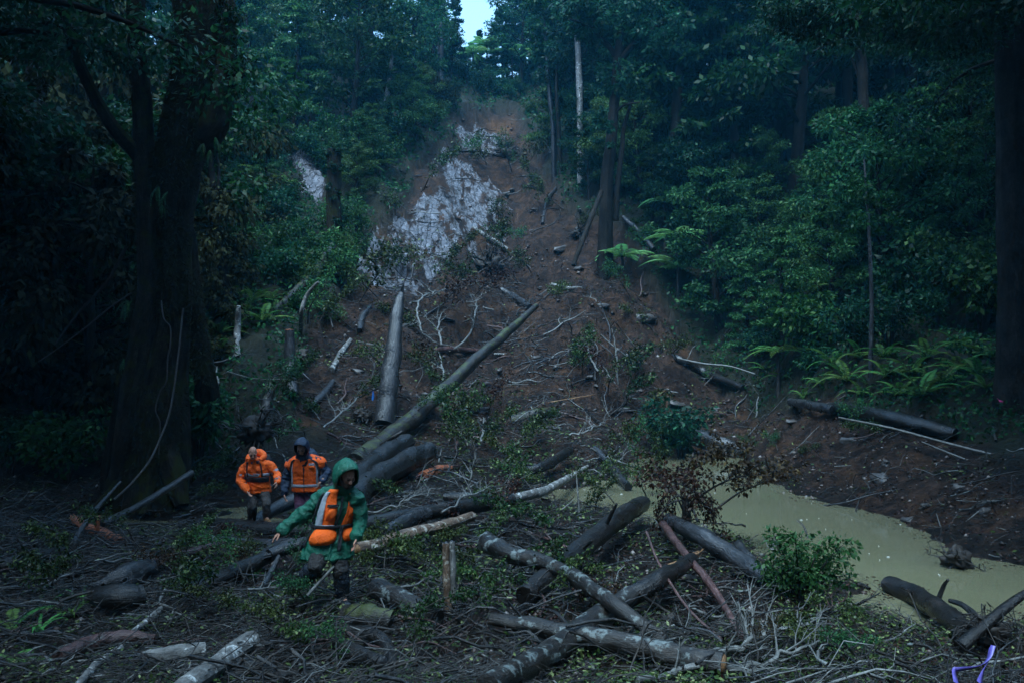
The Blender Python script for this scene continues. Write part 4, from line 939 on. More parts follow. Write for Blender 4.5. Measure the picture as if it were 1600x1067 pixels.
log('dark drooping log in front of the pale sawn log', [(360, 1036, 7.2), (400, 1040, 7.1), (450, 1062, 6.8)], [9, 10, 9], 'bark_dark', None, None, fl, seed=69)
log('mossy green trunk leaning from the shaggy column to the ferns', [(520, 385, 35), (488, 430, 32), (450, 466, 30), (418, 498, 28.4)], [6, 6.5, 6, 5], 'bark_moss', None, None, fl, seed=71)
log('dark pole leaning against the slope under the forked tree', [(940, 300, 44), (920, 350, 42.5), (896, 415, 41)], [4, 4, 3.5], 'bark_stand', None, None, fl, sides=8)
log('blue-grey fallen pole right of the forked tree', [(974, 340, 43.5), (998, 362, 42.5), (1022, 390, 41.5)], [4, 4.5, 4], 'bark_grey', None, None, fl, sides=8)
log('blue-grey log above the top of the long mossy log', [(782, 455), (800, 466), (828, 482)], [5, 6, 5], 'bark_grey', None, None, fl)
log('pale forked log lying high on the slide', [(738, 358), (760, 374), (792, 392)], [3, 4, 4.5], 'bark_pale', None, None, fl, sides=9)
log('reddish torn log crossing behind the long mossy log', [(650, 556), (700, 552), (756, 553)], [4, 5, 4], 'bark_red', None, None, fl)
log('dark debris log at the foot of the right forest', [(1034, 548), (1062, 566), (1100, 594), (1162, 610)], [5, 7, 7, 5], 'bark_dark', None, None, fl, stubs=2)
log('mossy log lying below the toe of the slide', [(800, 662), (835, 652), (864, 646)], [9, 10, 8], 'bark_moss', None, None, fl, seed=81)
log('dark log jutting into the left arm of the pond', [(818, 736, 21.5), (850, 728, 22), (890, 704, 23.5)], [7, 8, 7], 'bark_dark', None, None, fl, seed=83)
log('grey pole lying slanted in the left arm of the pond', [(982, 760, 21.3), (955, 728, 22.0), (930, 700, 22.6)], [6, 5.5, 4.5], 'bark_grey', None, None, fl, sides=9)
log('short dark log behind the two stakes of the leafy heap', [(695, 776, 14.6), (730, 777, 14.5), (762, 773, 14.5)], [7, 8, 7], 'bark_lichen', None, 'cut', fl, seed=86, wood='root')
log('blue-grey tapered piece on the flat below the mossy log', [(712, 648), (738, 646), (764, 640)], [4, 5, 3], 'bark_grey', None, None, fl, seed=88)
log('small dark log under the tip of the leaning log', [(578, 482), (566, 500), (562, 520)], [4, 5, 5], 'bark_grey', None, None, fl, seed=90)
log('pale bare stick left of the leaning log', [(548, 534), (534, 552), (518, 580)], [3, 4.5, 4.5], 'bark_pale', None, None, fl, seed=91)
log('short bare log behind the navy-hooded person', [(520, 600), (502, 622), (482, 640)], [5, 6, 5], 'bark_grey', None, None, fl, seed=93)
log('brown trunk piece wrapped in moss above the navy hood', [(420, 606), (418, 628), (414, 650)], [7, 8, 8], 'bark_moss', None, None, fl, seed=94)
log('thin dark pole across the upper slide', [(715, 238), (745, 240), (778, 244)], [1.6, 2, 2], 'bark_dark', None, None, fl, sides=7)
log('blue-grey curved stick on the right of the slide', [(870, 296), (855, 315), (848, 352)], [2, 2.6, 3], 'bark_grey', None, None, fl, sides=7)
log('pale bent stick below the leaning dark pole', [(862, 446), (885, 452), (910, 452)], [3, 3.5, 2], 'bark_pale', None, None, fl, sides=8)
log('red rotten branch piece beside the thick logs', [(588, 772), (604, 762), (618, 756)], [5, 8, 4], 'red_wood', 'split', 'split', fl, seed=97, wood='red_wood', splint=.45)
log('rotten reddish stump top among the leafy branches', [(660, 748), (682, 740), (704, 734)], [8, 10, 6], 'red_wood', 'split', 'split', fl, seed=99, wood='bark_red', splint=.4)
log('bright orange torn wood jutting out of the left pool', [(188, 848, 13.6), (160, 834, 13.8), (132, 822, 14), (118, 812, 14.2)], [9, 9, 7, 6], 'red_wood', None, 'split', fl, seed=101, wood='red_wood', splint=.25)
log('grey weathered root stump left of the knee-bent person', [(160, 912, 10.4), (195, 900, 10.5), (235, 886, 10.7)], [8, 17, 13], 'bark_grey', 'split', 'split', fl, seed=103, wood='bark_grey', splint=.5, rough=.2)
log('thick round log end at the left of the grey root stump', [(150, 930, 9.6), (185, 934, 9.4), (222, 930, 9.4)], [14, 21, 18], 'bark_dark', None, None, fl, seed=104)
log('dark mossy mound log under the standing boot', [(540, 960, 8.8), (575, 962, 8.6), (612, 968, 8.4)], [14, 17, 15], 'bark_moss', None, None, fl, seed=105)

def plank(label, a, b, w, h, mat='raw_wood'):
    pa, pb = P(*a), P(*b); n = 7; mb = MB()
    t = (pb - pa).normalized(); s = t.cross(Vector((0, 0, 1))).normalized(); u = s.cross(t)
    v = []
    for k in range(n):
        q = k / (n - 1); c = pa.lerp(pb, q); ww = w * (1 - .6 * q) * (1 + .25 * math.sin(k * 2.1)); hh = h * (1 - .5 * q)
        for sx, sz in ((-1, -1), (1, -1), (1, 1), (-1, 1)): v.append(c - pa + s * ww * sx * .5 + u * hh * sz * .5)
    qd = [(k * 4 + j, k * 4 + (j + 1) % 4, k * 4 + 4 + (j + 1) % 4, k * 4 + 4 + j) for k in range(n - 1) for j in range(4)] + [(3, 2, 1, 0), tuple(n * 4 - 4 + j for j in range(4))]
    mb.add(v, quads=qd, uv=np.array(v)[:, :2])
    return tag(link('split_plank', mb.mesh('split_plank', M[mat], False), None, pa), label, 'plank', 'split planks')
g = G(775, 554); plank('pale split plank lying across behind the long mossy log', (772, 553, g.y - .2), (846, 553, g.y - .3), .16, .10, 'bark_pale')
g = G(860, 627); plank('thin brown split plank lower on the slide toe', (855, 629, g.y - .2), (930, 616, g.y - .1), .12, .06)
plank('yellowish split plank floating at the left pool', (72, 868, 12.6), (142, 866, 12.5), .12, .09)
plank('small pale chip of wood on the dark log below the boots', (366, 852, 12.6), (388, 858, 12.4), .07, .05, 'bark_pale')
plank('upright orange sliver of wood by the left pool', (150, 832, 13.4), (155, 805, 13.4), .10, .06, 'red_wood')

# ------------------------------------------------------------------ loose branches
def branch(at3, length, yaw, pitch, r, mat, twigs, seed, bend=.18):
    """a bare branch: main stem with side twigs, as one thing"""
    rnd = random.Random(seed); base = Vector(at3)
    d = Vector((math.cos(yaw) * math.cos(pitch), math.sin(yaw) * math.cos(pitch), math.sin(pitch)))
    s = d.cross(Vector((0, 0, 1))).normalized(); u = s.cross(d)
    pts = [(-.5 + k / 4) * length * d + s * rnd.uniform(-bend, bend) * length * .4 + u * rnd.uniform(-bend, bend) * length * .25 for k in range(5)]
    mb = MB(); p, rr, (t, A, B) = tube(mb, pts, [r, r * .9, r * .35], sides=7, n=20, rough=.06, seed=seed, freq=6)
    o = link('branch', mb.mesh('branch', M[mat]), None, base)
    for k in range(twigs):
        i = rnd.randrange(5, 19); an = rnd.uniform(0, 6.28); ln = length * rnd.uniform(.15, .4)
        dr = A[i] * math.cos(an) + B[i] * math.sin(an); dr = dr * .8 + t[i] * .7; dr[2] = abs(dr[2]) * .7
        m1 = p[i] + dr * ln * .5 + np.array([rnd.uniform(-.1, .1) for _ in range(3)]) * ln
        m2 = MB(); e = p[i] + dr * ln + np.array([rnd.uniform(-.2, .2) for _ in range(3)]) * ln
        tube(m2, [p[i], m1, e], [rr[i] * .55, rr[i] * .4, .003], sides=5, n=8, rough=.03, cap=False)
        for _ in range(2):
            w = m1 * .5 + e * .5; tube(m2, [w, w + (e - p[i]) * .3 + np.array([rnd.uniform(-.3, .3) for _ in range(3)]) * ln * .8], [rr[i] * .3, .002], sides=4, n=4, rough=0, cap=False)
        link('twig', m2.mesh('twig', M[mat]), o)
    return o
BL = {'twig': 'brown branch', 'twig_pale': 'pale bare branch', 'bark_dark': 'dark wet branch', 'bark_grey': 'grey branch', 'bark_red': 'reddish branch', 'bark_lichen': 'spotted branch'}
def size_word(l): return 'long' if l > 1.9 else ('short' if l < 1.05 else '')
def slant(yaw):
    c = math.cos(yaw); return 'lying across' if abs(c) > .85 else ('pointing uphill' if abs(c) < .45 else 'lying slantwise')
nb, tries = 0, 0
DEBRIS_BOX = [(0, 860, 760, 1060, 58), (560, 720, 980, 900, 45), (300, 560, 620, 720, 40), (760, 860, 1180, 1050, 38), (640, 430, 1000, 700, 52), (900, 430, 1320, 700, 26), (1150, 930, 1520, 1060, 18), (1280, 660, 1580, 860, 12), (600, 230, 900, 450, 26)]
for (x0, y0, x1, y1, n) in DEBRIS_BOX:
    for k in range(n):
        g = G(U_(x0, x1), U_(y0, y1), water=False)
        if g.z < .03: continue
        far = g.y / 12
        L = U_(.6, 1.7) * max(.75, min(2.0, far ** .6)); yaw = U_(0, math.pi) if RNG.random() < .4 else RNG.normal(.45, .5)
        mat = pick('twig', 'twig', 'twig_pale', 'bark_dark', 'bark_grey', 'bark_red', 'bark_lichen', 'bark_dark')
        r = U_(.008, .026) * max(.8, min(2.2, far ** .7))
        sl = math.atan2(float(height(g.x + .5 * math.cos(yaw), g.y + .5 * math.sin(yaw)) - height(g.x - .5 * math.cos(yaw), g.y - .5 * math.sin(yaw))), 1.0)
        o = branch((g.x, g.y, float(height(g.x, g.y)) + U_(.02, .16) + r), L, yaw, sl + RNG.normal(0, .14), r, mat, int(RNG.integers(1, 5)), 200 + nb)
        auto(o, f'{size_word(L)} {BL[mat]} {slant(yaw)}'.strip(), 'branch', g, 'bare branches lying in the debris'); nb += 1

def white_spray(label, pts, rad, mat, n, ln, seed, name='branch', cat='branch'):
    """a branch that fans out into many pale twigs; pts as (px, py, d)"""
    rnd = random.Random(seed)
    if 'standing' not in label and 'upright' not in label: pts = settle(pts, rad, .7)
    W = [np.array(P(*p)) for p in pts]; base = W[0].copy()
    q = spline(W, 4 * len(W)); q = q + np.array([[rnd.gauss(0, 1) * .035 * ln if 0 < k < len(q) - 1 else 0 for _ in range(3)] for k in range(len(q))])
    mb = MB(); p, r, (t, A, B) = tube(mb, q - base, [a * pts[0][2] / F for a in rad], sides=8, n=12 * len(pts), rough=.08, seed=seed)
    o = tag(link(name, mb.mesh(name, M[mat]), None, base), label, cat)
    for k in range(n):
        i = rnd.randrange(len(p) // 4, len(p)); dr = t[i] * rnd.uniform(.5, 1) + A[i] * rnd.uniform(-.8, .8) + B[i] * rnd.uniform(-.5, .8); dr[2] += .1
        l = ln * rnd.uniform(.4, 1); q = [p[i]]
        for s in range(3): q.append(q[-1] + dr * l / 3 + np.array([rnd.uniform(-.12, .12) for _ in range(3)]) * l)
        m2 = MB(); tube(m2, q, [r[i] * .5, r[i] * .35, .002], sides=5, n=10, rough=.03, cap=False)
        for s in (1, 2, 2):
            e = q[s] + dr * l * .3 + np.array([rnd.uniform(-.25, .25) for _ in range(3)]) * l; tube(m2, [q[s], (q[s] + e) / 2 + np.array([0, 0, .03]), e], [r[i] * .25, .0015], sides=4, n=5, rough=0, cap=False)
        link('twig', m2.mesh('twig', M[mat]), o)
    return o
white_spray('upper white lichened branch fanning out at the bottom right', [(1108, 1020, 7.7), (1160, 1008, 7.8), (1210, 986, 8), (1265, 974, 8.2)], [6, 5, 4, 2], 'twig_pale', 15, .55, 1)
white_spray('lower white lichened branch fanning out at the bottom right', [(996, 1062, 7), (1050, 1052, 7.1), (1105, 1036, 7.3), (1165, 1042, 7.3), (1215, 1024, 7.5), (1280, 1000, 7.8)], [6, 6, 6, 5, 4, 2], 'twig_pale', 18, .5, 2)
for k, (lab, pts, n, ln) in enumerate([('white twiggy branch left of the root mass', [(655, 470, 33), (652, 495, 32.6), (662, 520, 32.2), (685, 540, 32)], 12, 1.0), ('white twiggy branch hanging below the root mass', [(690, 540, 32), (684, 510, 32.2), (690, 490, 32.4)], 9, .9),
    ('white crooked branch nearest the mossy log', [(710, 545, 31), (735, 520, 31.3), (742, 490, 31.8), (745, 470, 32)], 12, .9), ('grey twiggy branch beside the root mass', [(640, 476, 34), (668, 462, 34.4), (690, 455, 34.6), (730, 450, 35)], 12, 1.2),
    ('white bare sapling standing on the right of the slide', [(966, 600, 33), (964, 560, 33.2), (960, 530, 33.4), (955, 514, 33.4)], 4, .5), ('white twiggy top of the shrub on the slide', [(935, 580, 33.5), (922, 555, 33.6), (918, 540, 33.8)], 9, .7),
    ('white forked twigs on the leafy heap in mid picture', [(752, 690, 20), (754, 668, 20), (755, 652, 20)], 8, .5), ('upright pale stake in the leafy heap', [(732, 765, 14.2), (738, 735, 14.2), (744, 702, 14.2)], 5, .45),
    ('pale dead twigs beside the navy-hooded person', [(505, 668, 19), (540, 640, 19.5), (560, 620, 20)], 8, .7), ('white twigs on the pond bush', [(1216, 880, 10.6), (1205, 855, 10.7), (1212, 848, 10.7)], 8, .3),
    ('thin white branch end under the pond bush', [(1130, 950, 9.4), (1150, 965, 9.3), (1152, 990, 9)], 5, .25), ('pale twigs at the toe of the slide', [(890, 680, 26), (920, 672, 26.3), (945, 660, 26.6)], 9, .9),
    ('bleached twig tangle behind the long dark log', [(560, 800, 13.4), (620, 790, 13.6), (660, 770, 13.8), (690, 762, 14)], 16, .8), ('bleached twig tangle above the pool', [(690, 800, 12.6), (740, 770, 13), (770, 760, 13.2)], 12, .6)]):
    white_spray(lab, pts, [1.7, 1.4, .8], 'twig_pale', n, ln, 30 + k)
for (lab, pts, rad, mat) in [('long thin pale pole lying on the far right bank', [(1310, 652, 20.5), (1390, 668, 20), (1480, 692, 19.2), (1600, 722, 18)], [1.6, 1.8, 2, 2], 'twig_pale'), ('second thin pale pole below the long one on the far bank', [(1440, 690, 19.4), (1500, 714, 18.8), (1600, 750, 17.8)], [1.4, 1.6, 1.6], 'twig_pale'),
    ('thin white twig stretching from the right debris', [(1060, 560, 31.5), (1100, 568, 31), (1140, 572, 30.6), (1180, 584, 30)], [1.5, 1.4, 1.2, .8], 'twig_pale'), ('tall thin pale wand standing over the pond edge', [(905, 800, 12.6), (902, 760, 12.7), (900, 735, 12.8)], [1.6, 1.4, .8], 'twig_pale'),
    ('thin dark arching stem beside the pond bush', [(1262, 840, 11.6), (1256, 822, 11.7), (1245, 812, 11.8)], [1.5, 1.4, 1], 'bark_dark'), ('crooked dark branch rising at the bottom right corner', [(1500, 1010, 8), (1540, 975, 8.2), (1570, 950, 8.4), (1604, 925, 8.6)], [11, 9, 8, 6], 'bark_dark'),
    ('black forked root in the near pond corner', [(1530, 1000, 8.6), (1525, 965, 8.9), (1505, 945, 9.2), (1484, 938, 9.4)], [8, 7, 5, 4], 'bark_dark'), ('thin dark stem leaning across the right of the crossed logs', [(1010, 830, 10.2), (1030, 880, 9.6), (1075, 950, 8.8), (1130, 1000, 8.2)], [2, 2, 2, 1.6], 'bark_red'),
    ('pale stick in front of the bent knee', [(480, 930, 8.6), (500, 908, 8.7), (522, 884, 8.8)], [3, 2.6, 2], 'twig_pale'), ('grey crooked branch below the bent knee', [(412, 915, 9.8), (425, 890, 10), (436, 868, 10.2)], [5, 5, 3.5], 'bark_grey'),
    ('dark forked branch lying on the left debris', [(90, 930, 11), (108, 870, 12), (122, 835, 12.8), (150, 795, 13.6), (188, 752, 14.4)], [3, 5, 6, 5, 3], 'bark_grey')]:
    if pts[0][2] < 12 and 'standing' not in lab: pts = settle(pts, rad, 9)
    mb = MB(); w = [P(*p) for p in pts]; b = w[0].copy(); tube(mb, [a - b for a in w], [a * pts[0][2] / F for a in rad], sides=7, n=9 * len(pts), rough=.07, seed=int(pts[0][0]) % 50)
    tag(link('branch', mb.mesh('branch', M[mat]), None, b), lab, 'branch')
# ------------------------------------------------------------------ uprooted roots, stones, torn foliage, litter
def root_mass(label, px, py, rad, n, seed, d=None, mat='root'):
    c = P(px, py, d) if d else G(px, py); rnd = random.Random(seed); r = rad * c.y / F
    if not d: c.z += r * .45
    root = empty('root_mass', c); tag(root, label, 'root mass')
    mb = MB()
    th, ph = np.meshgrid(np.linspace(0, 2 * math.pi, 31), np.linspace(.02, math.pi - .02, 20))
    x, y, z = np.sin(ph) * np.cos(th), np.sin(ph) * np.sin(th), np.cos(ph)
    k = r * .60 * (1 + .9 * fbm(x * 2.6 + seed, y * 2.6, z * 2.6, octv=4, seed=seed))
    v = np.stack([x * k, y * k * .7, z * k * .8], -1).reshape(-1, 3)
    i, j = np.meshgrid(np.arange(19), np.arange(30), indexing='ij')
    mb.add(v, quads=np.stack([i * 31 + j, (i + 1) * 31 + j, (i + 1) * 31 + j + 1, i * 31 + j + 1], -1).reshape(-1, 4))
    link('soil_clod', mb.mesh('soil_clod', M['clod'], False), root)
    for q in range(int(n * 1.7)):
        d0 = np.array([rnd.gauss(0, 1), rnd.gauss(0, .7), rnd.gauss(.1, .7)]); d0 /= np.linalg.norm(d0)
        l = r * rnd.uniform(.7, 1.25); pts = [d0 * r * .3]
        for s in range(4): d0 = d0 + np.array([rnd.uniform(-.4, .4) for _ in range(3)]); pts.append(pts[-1] + d0 / np.linalg.norm(d0) * l / 4)
        m2 = MB(); tube(m2, pts, [r * rnd.uniform(.04, .10), r * .03, .003], sides=6, n=14, rough=.1, seed=q, cap=False)
        for _ in range(3):
            w = pts[rnd.randrange(2, 5)]; tube(m2, [w, w + np.array([rnd.uniform(-.3, .3) for _ in range(3)]) * r, w + np.array([rnd.uniform(-.5, .5), rnd.uniform(-.4, .4), rnd.uniform(-.7, .2)]) * r], [r * .025, .002], sides=4, n=6, rough=0, cap=False)
        link('root', m2.mesh('root', M[mat]), root)
    return root
root_mass('dark root ball lying high on the bare slide', 790, 246, 22, 16, 1)
root_mass('big uprooted root mass at the edge of the rock streaks', 765, 432, 34, 22, 2)
root_mass('dark upturned root plate behind the two orange jackets', 400, 672, 40, 22, 3, d=19.5)
root_mass('black root tangle beside the short grey snag', 470, 575, 20, 14, 4)
root_mass('black mud-covered root clump in the end of the pond', 1496, 874, 34, 5, 5, d=12.9)
root_mass('dark roots at the foot of the mossy log', 565, 660, 20, 14, 6)
root_mass('twisted black roots in the bottom right corner', 1545, 985, 40, 18, 7, d=8.3)
root_mass('dark roots under the forked slide tree', 905, 372, 18, 12, 8)
root_mass('muddy root lump between the crossed logs and the bush', 1052, 985, 26, 12, 9)

# stones
def stone_mesh(seed):
    th, ph = np.meshgrid(np.linspace(0, 2 * math.pi, 15), np.linspace(.02, math.pi - .02, 9))
    x, y, z = np.sin(ph) * np.cos(th), np.sin(ph) * np.sin(th), np.cos(ph)
    k = 1 + .95 * fbm(x * 1.2 + seed * 3, y * 1.2, z * 1.2, octv=3, seed=seed)
    mb = MB(); i, j = np.meshgrid(np.arange(8), np.arange(14), indexing='ij')
    mb.add(np.stack([x * k, y * k * .8, z * k * .62], -1).reshape(-1, 3), quads=np.stack([i * 15 + j, (i + 1) * 15 + j, (i + 1) * 15 + j + 1, i * 15 + j + 1], -1).reshape(-1, 4))
    return mb.mesh('rock', M['rock'], False)
STONES = [stone_mesh(s) for s in range(5)]
def rock(px, py, rad, label=None, k=None):
    g = G(px, py); r = rad * g.y / F; k = int(RNG.integers(5)) if k is None else k
    o = link('rock', STONES[k], None, (g.x, g.y, g.z - r * .12), (U_(-.3, .3), U_(-.3, .3), U_(0, 6)), (r * U_(.9, 1.5), r * U_(.7, 1.1), r * U_(.7, 1.1)))
    if label: tag(o, label, 'rock', 'stones left by the slide')
    else: auto(o, pick('half buried brown stone', 'rough muddy stone', 'small angular stone', 'wet dark stone'), 'rock', g, 'stones left by the slide')
rock(1062, 632, 14, 'biggest grey boulder on the flat right of the slide toe', 1)
rock(1378, 748, 15, 'pale square-edged boulder on the far pond bank', 2)
rock(1384, 724, 9, 'roundish pinkish boulder above the pale square one')
rock(1330, 690, 10); rock(1420, 812, 10); rock(980, 560, 12); rock(1010, 500, 10); rock(880, 390, 9); rock(905, 420, 8); rock(940, 480, 9); rock(800, 300, 6); rock(838, 330, 6); rock(790, 440, 6); rock(970, 640, 9); rock(1120, 640, 8)
rock(1500, 760, 10); rock(1540, 800, 11); rock(1450, 790, 9); rock(1240, 660, 8); rock(840, 560, 9); rock(870, 575, 9); rock(920, 590, 8); rock(760, 600, 8); rock(700, 500, 7); rock(1290, 1000, 16); rock(1080, 905, 12); rock(860, 1035, 16, 'muddy brown stone between the bottom logs')
rock(740, 1030, 14); rock(820, 950, 10); rock(230, 870, 12); rock(150, 960, 12); rock(560, 580, 8); rock(500, 560, 8); rock(300, 700, 9)
for _ in range(18):
    rock(U_(640, 1050), U_(250, 660), U_(3, 7))

# torn leafy branches
def leafy_meshes(seed, leaf, n, L, asp, length):
    rnd = random.Random(seed); tb, lb = MB(), MB()
    pts = [(0, 0, 0), (length * .35, rnd.uniform(-.15, .15), .16), (length * .7, rnd.uniform(-.2, .2), .20), (length, rnd.uniform(-.25, .25), .12)]
    p, r, (t, A, B) = tube(tb, pts, [.022, .014, .004], sides=6, n=16, rough=.05, seed=seed, cap=False)
    for k in range(12):
        i = rnd.randrange(3, 16); s = 1 if k % 2 else -1
        e = p[i] + np.array([rnd.uniform(.1, .4), s * rnd.uniform(.15, .5), rnd.uniform(-.05, .32)]) * length * .75
        q, _, _ = tube(tb, [p[i], (p[i] + e) / 2 + np.array([0, 0, .05]), e], [.008, .002], sides=4, n=8, rough=0, cap=False)
        for s in (7, 5, 3):
            cluster(lb, q[s], (.15, .15, .09), n, L, asp, droop=.35, up=.7)
    return tb.mesh('stem', M['twig']), lb.mesh('leaves', M[leaf], False)
LEAFY = [leafy_meshes(1, 'leaf_debris', 15, .085, .45, 1.5), leafy_meshes(2, 'leaf_debris', 12, .12, .36, 1.3), leafy_meshes(3, 'leaf_shrub', 20, .06, .6, 1.4), leafy_meshes(4, 'leaf_brown', 14, .075, .5, 1.4), leafy_meshes(5, 'leaf_debris', 20, .07, .5, 1.1)]
LL = ['torn leafy branch', 'torn branch with long leaves', 'fine-leaved torn branch', 'withered brown-leaved branch', 'bushy torn branch']
def leafy(px, py, s, k=None, up=0.0, d=None, rz=None, label=None):
    g = P(px, py, d) if d else G(px, py)
    k = int(RNG.choice([0, 1, 2, 4, 4, 0, 3])) if k is None else k
    root = empty('leafy_branch', (g.x, g.y, (g.z if d else max(0, float(height(g.x, g.y)))) + .05 + U_(0, .1)), (U_(-.4, .4), -up - U_(-.1, .35), U_(0, 6.28) if rz is None else rz)); root.scale = (s,) * 3
    link('stem', LEAFY[k][0], root); link('leaves', LEAFY[k][1], root)
    if label: tag(root, label, 'leafy branch', 'torn leafy branches in the debris')
    else: auto(root, LL[k], 'leafy branch', g, 'torn leafy branches in the debris')
NEAR_LEAFY = .72
for (px, py, s, up) in [(700, 700, 1.3, .5), (735, 690, 1.4, .7), (770, 700, 1.3, .6), (790, 720, 1.2, .4), (745, 730, 1.3, .5), (700, 740, 1.1, .3), (810, 745, 1.1, .4), (830, 770, 1.0, .3), (790, 770, 1.2, .3), (760, 660, 1.3, .7), (830, 690, 1.2, .4),
    (960, 745, 1.2, .9), (1000, 740, 1.1, 1.0), (1030, 720, 1.1, .9), (1010, 780, 1.0, .5), (960, 790, 1.0, .5), (930, 800, 1.0, .4), (905, 770, .9, .4), (870, 790, .9, .4), (1045, 770, 1.0, .8),
    (640, 790, .9, .2), (690, 800, .9, .2), (730, 830, .8, .2), (780, 830, .9, .3), (830, 830, .9, .3), (870, 840, .9, .3), (660, 870, .8, .2), (620, 880, .8, .2), (740, 870, .8, .3), (720, 900, .7, .2), (800, 900, .8, .3), (760, 930, .8, .3), (690, 930, .7, .2), (830, 950, .7, .2),
    (870, 960, .7, .2), (900, 910, .7, .3), (640, 980, .7, .2), (710, 990, .7, .2), (590, 880, .8, .2), (600, 900, .8, .2), (455, 905, .5, .1), (400, 880, .5, .1), (350, 885, .6, .1), (310, 850, .6, .1), (290, 870, .8, .2), (450, 900, .7, .2), (500, 920, .6, .2), (480, 950, .6, .2),
    (380, 920, .7, .2), (300, 950, .7, .2), (430, 960, .6, .2), (380, 980, .6, .2), (480, 1000, .55, .2), (420, 1020, .5, .2), (560, 1050, .5, .2), (650, 1040, .5, .2), (250, 960, .6, .2), (230, 920, .7, .2), (200, 860, .8, .3), (120, 880, .8, .3), (60, 920, .8, .3), (100, 940, .7, .3),
    (290, 792, .7, .2), (300, 762, .9, .3), (338, 752, .7, .3), (1190, 706, .6, .1), (1215, 710, .7, .1), (1240, 714, .6, .1), (1230, 1000, .6, .2), (1260, 1030, .6, .2), (1310, 1030, .6, .2), (1200, 1050, .5, .2), (1350, 1010, .6, .2), (1090, 960, .6, .2),
    (640, 450, 2.0, .4), (700, 470, 1.9, .4), (680, 500, 1.8, .4), (660, 530, 1.7, .4), (740, 470, 1.8, .4), (620, 440, 2.0, .5), (590, 470, 1.8, .5), (560, 480, 1.8, .5), (800, 410, 1.8, .4), (830, 430, 1.7, .4), (850, 470, 1.6, .3), (760, 400, 1.8, .4),
    (930, 600, 1.6, .7), (950, 620, 1.6, .7), (980, 610, 1.6, .7), (910, 590, 1.5, .6), (970, 640, 1.4, .6), (1000, 660, 1.4, .4), (890, 570, 1.5, .5), (690, 580, 1.4, .4), (650, 610, 1.3, .4), (720, 640, 1.2, .4), (520, 520, 1.5, .4), (500, 510, 1.5, .4), (480, 530, 1.5, .4), (550, 520, 1.4, .4), (440, 620, 1.2, .4), (410, 640, 1.2, .5),
    (580, 600, 1.2, .3), (540, 640, 1.1, .3), (500, 660, 1.1, .3), (640, 660, 1.1, .3), (1100, 610, 1.5, .3), (1150, 620, 1.4, .3), (1330, 680, 1.0, .2), (1390, 690, .9, .2), (800, 270, 2.2, .5), (760, 262, 2.2, .3), (830, 280, 2.2, .5), (700, 420, 1.8, .4), (870, 250, 2.4, .5), (845, 300, 2.0, .5), (700, 250, 2.2, .3), (662, 300, 2.2, .4), (610, 345, 2.0, .4), (850, 215, 2.4, .3), (880, 330, 2.0, .3), (905, 370, 1.8, .3), (780, 350, 1.8, .2), (820, 380, 1.7, .3), (985, 470, 1.6, .4), (1020, 520, 1.6, .4), (1060, 570, 1.5, .4)]:
    leafy(px, py, s * (NEAR_LEAFY if py > 780 else .9), up=up)
for (px, py, d, s) in [(1075, 800, 14.5, 1.2), (1100, 785, 14.3, 1.1), (1120, 800, 14.2, 1.0), (1060, 760, 15, 1.1), (1090, 820, 13.8, 1.1)]:
    leafy(px, py, s, 3, up=.2, d=d)

# the bush standing at the pond edge
def pond_bush():
    b = G(1250, 950); b = P(1250, 945, 10.0); b.z = float(height(b.x, b.y)); root = empty('shrub', b)
    tag(root, 'dark glossy leafy bush standing at the near edge of the pond', 'shrub')
    tb, lb = MB(), MB(); rnd = random.Random(4)
    for k in range(16):
        a = rnd.uniform(0, 6.28); l = rnd.uniform(.3, .62); e = np.array([math.cos(a) * l, math.sin(a) * l * .7, rnd.uniform(.25, .95)])
        p, _, _ = tube(tb, [(0, 0, -.1), e * np.array([.5, .5, .55]) + np.array([0, 0, .05]), e], [.02, .012, .004], sides=5, n=9, rough=.04, seed=k, cap=False)
        for s in (8, 7, 5, 4): cluster(lb, p[s] + np.array([rnd.uniform(-.1, .1) for _ in range(3)]), (.15, .15, .11), 42, .062, .58, droop=.15)
    link('stem', tb.mesh('stem', M['bark_dark']), root); link('foliage', lb.mesh('foliage', M['leaf_shrub'], False), root)
pond_bush()
def dead_bush():
    b = P(1075, 830, 13.6); root = empty('shrub', b); tag(root, 'withered brown bush with hanging leaves leaning over the pond', 'shrub')
    tb, lb = MB(), MB(); rnd = random.Random(9)
    tube(tb, [(0, 0, -.3), (-.02, 0, .3), (-.05, .02, .62)], [.09, .08, .06], sides=9, n=10, rough=.12, seed=3)
    for k in range(13):
        a = rnd.uniform(0, 6.28); l = rnd.uniform(.35, .85); e = np.array([math.cos(a) * l, math.sin(a) * l * .5, rnd.uniform(.25, .75)])
        p, _, _ = tube(tb, [(-.04, .02, .45 + rnd.uniform(-.2, .15)), e * np.array([.55, .55, .9]) + np.array([0, 0, .2]), e + np.array([0, 0, -.12])], [.018, .012, .003], sides=5, n=10, rough=.04, seed=k, cap=False)
        for s in (9, 8, 6): cluster(lb, p[s] + np.array([rnd.uniform(-.05, .05), 0, -.12]), (.10, .10, .17), 26, .06, .5, droop=1.2)
    link('stem', tb.mesh('stem', M['bark_dark']), root); link('foliage', lb.mesh('foliage', M['leaf_brown'], False), root)
dead_bush()

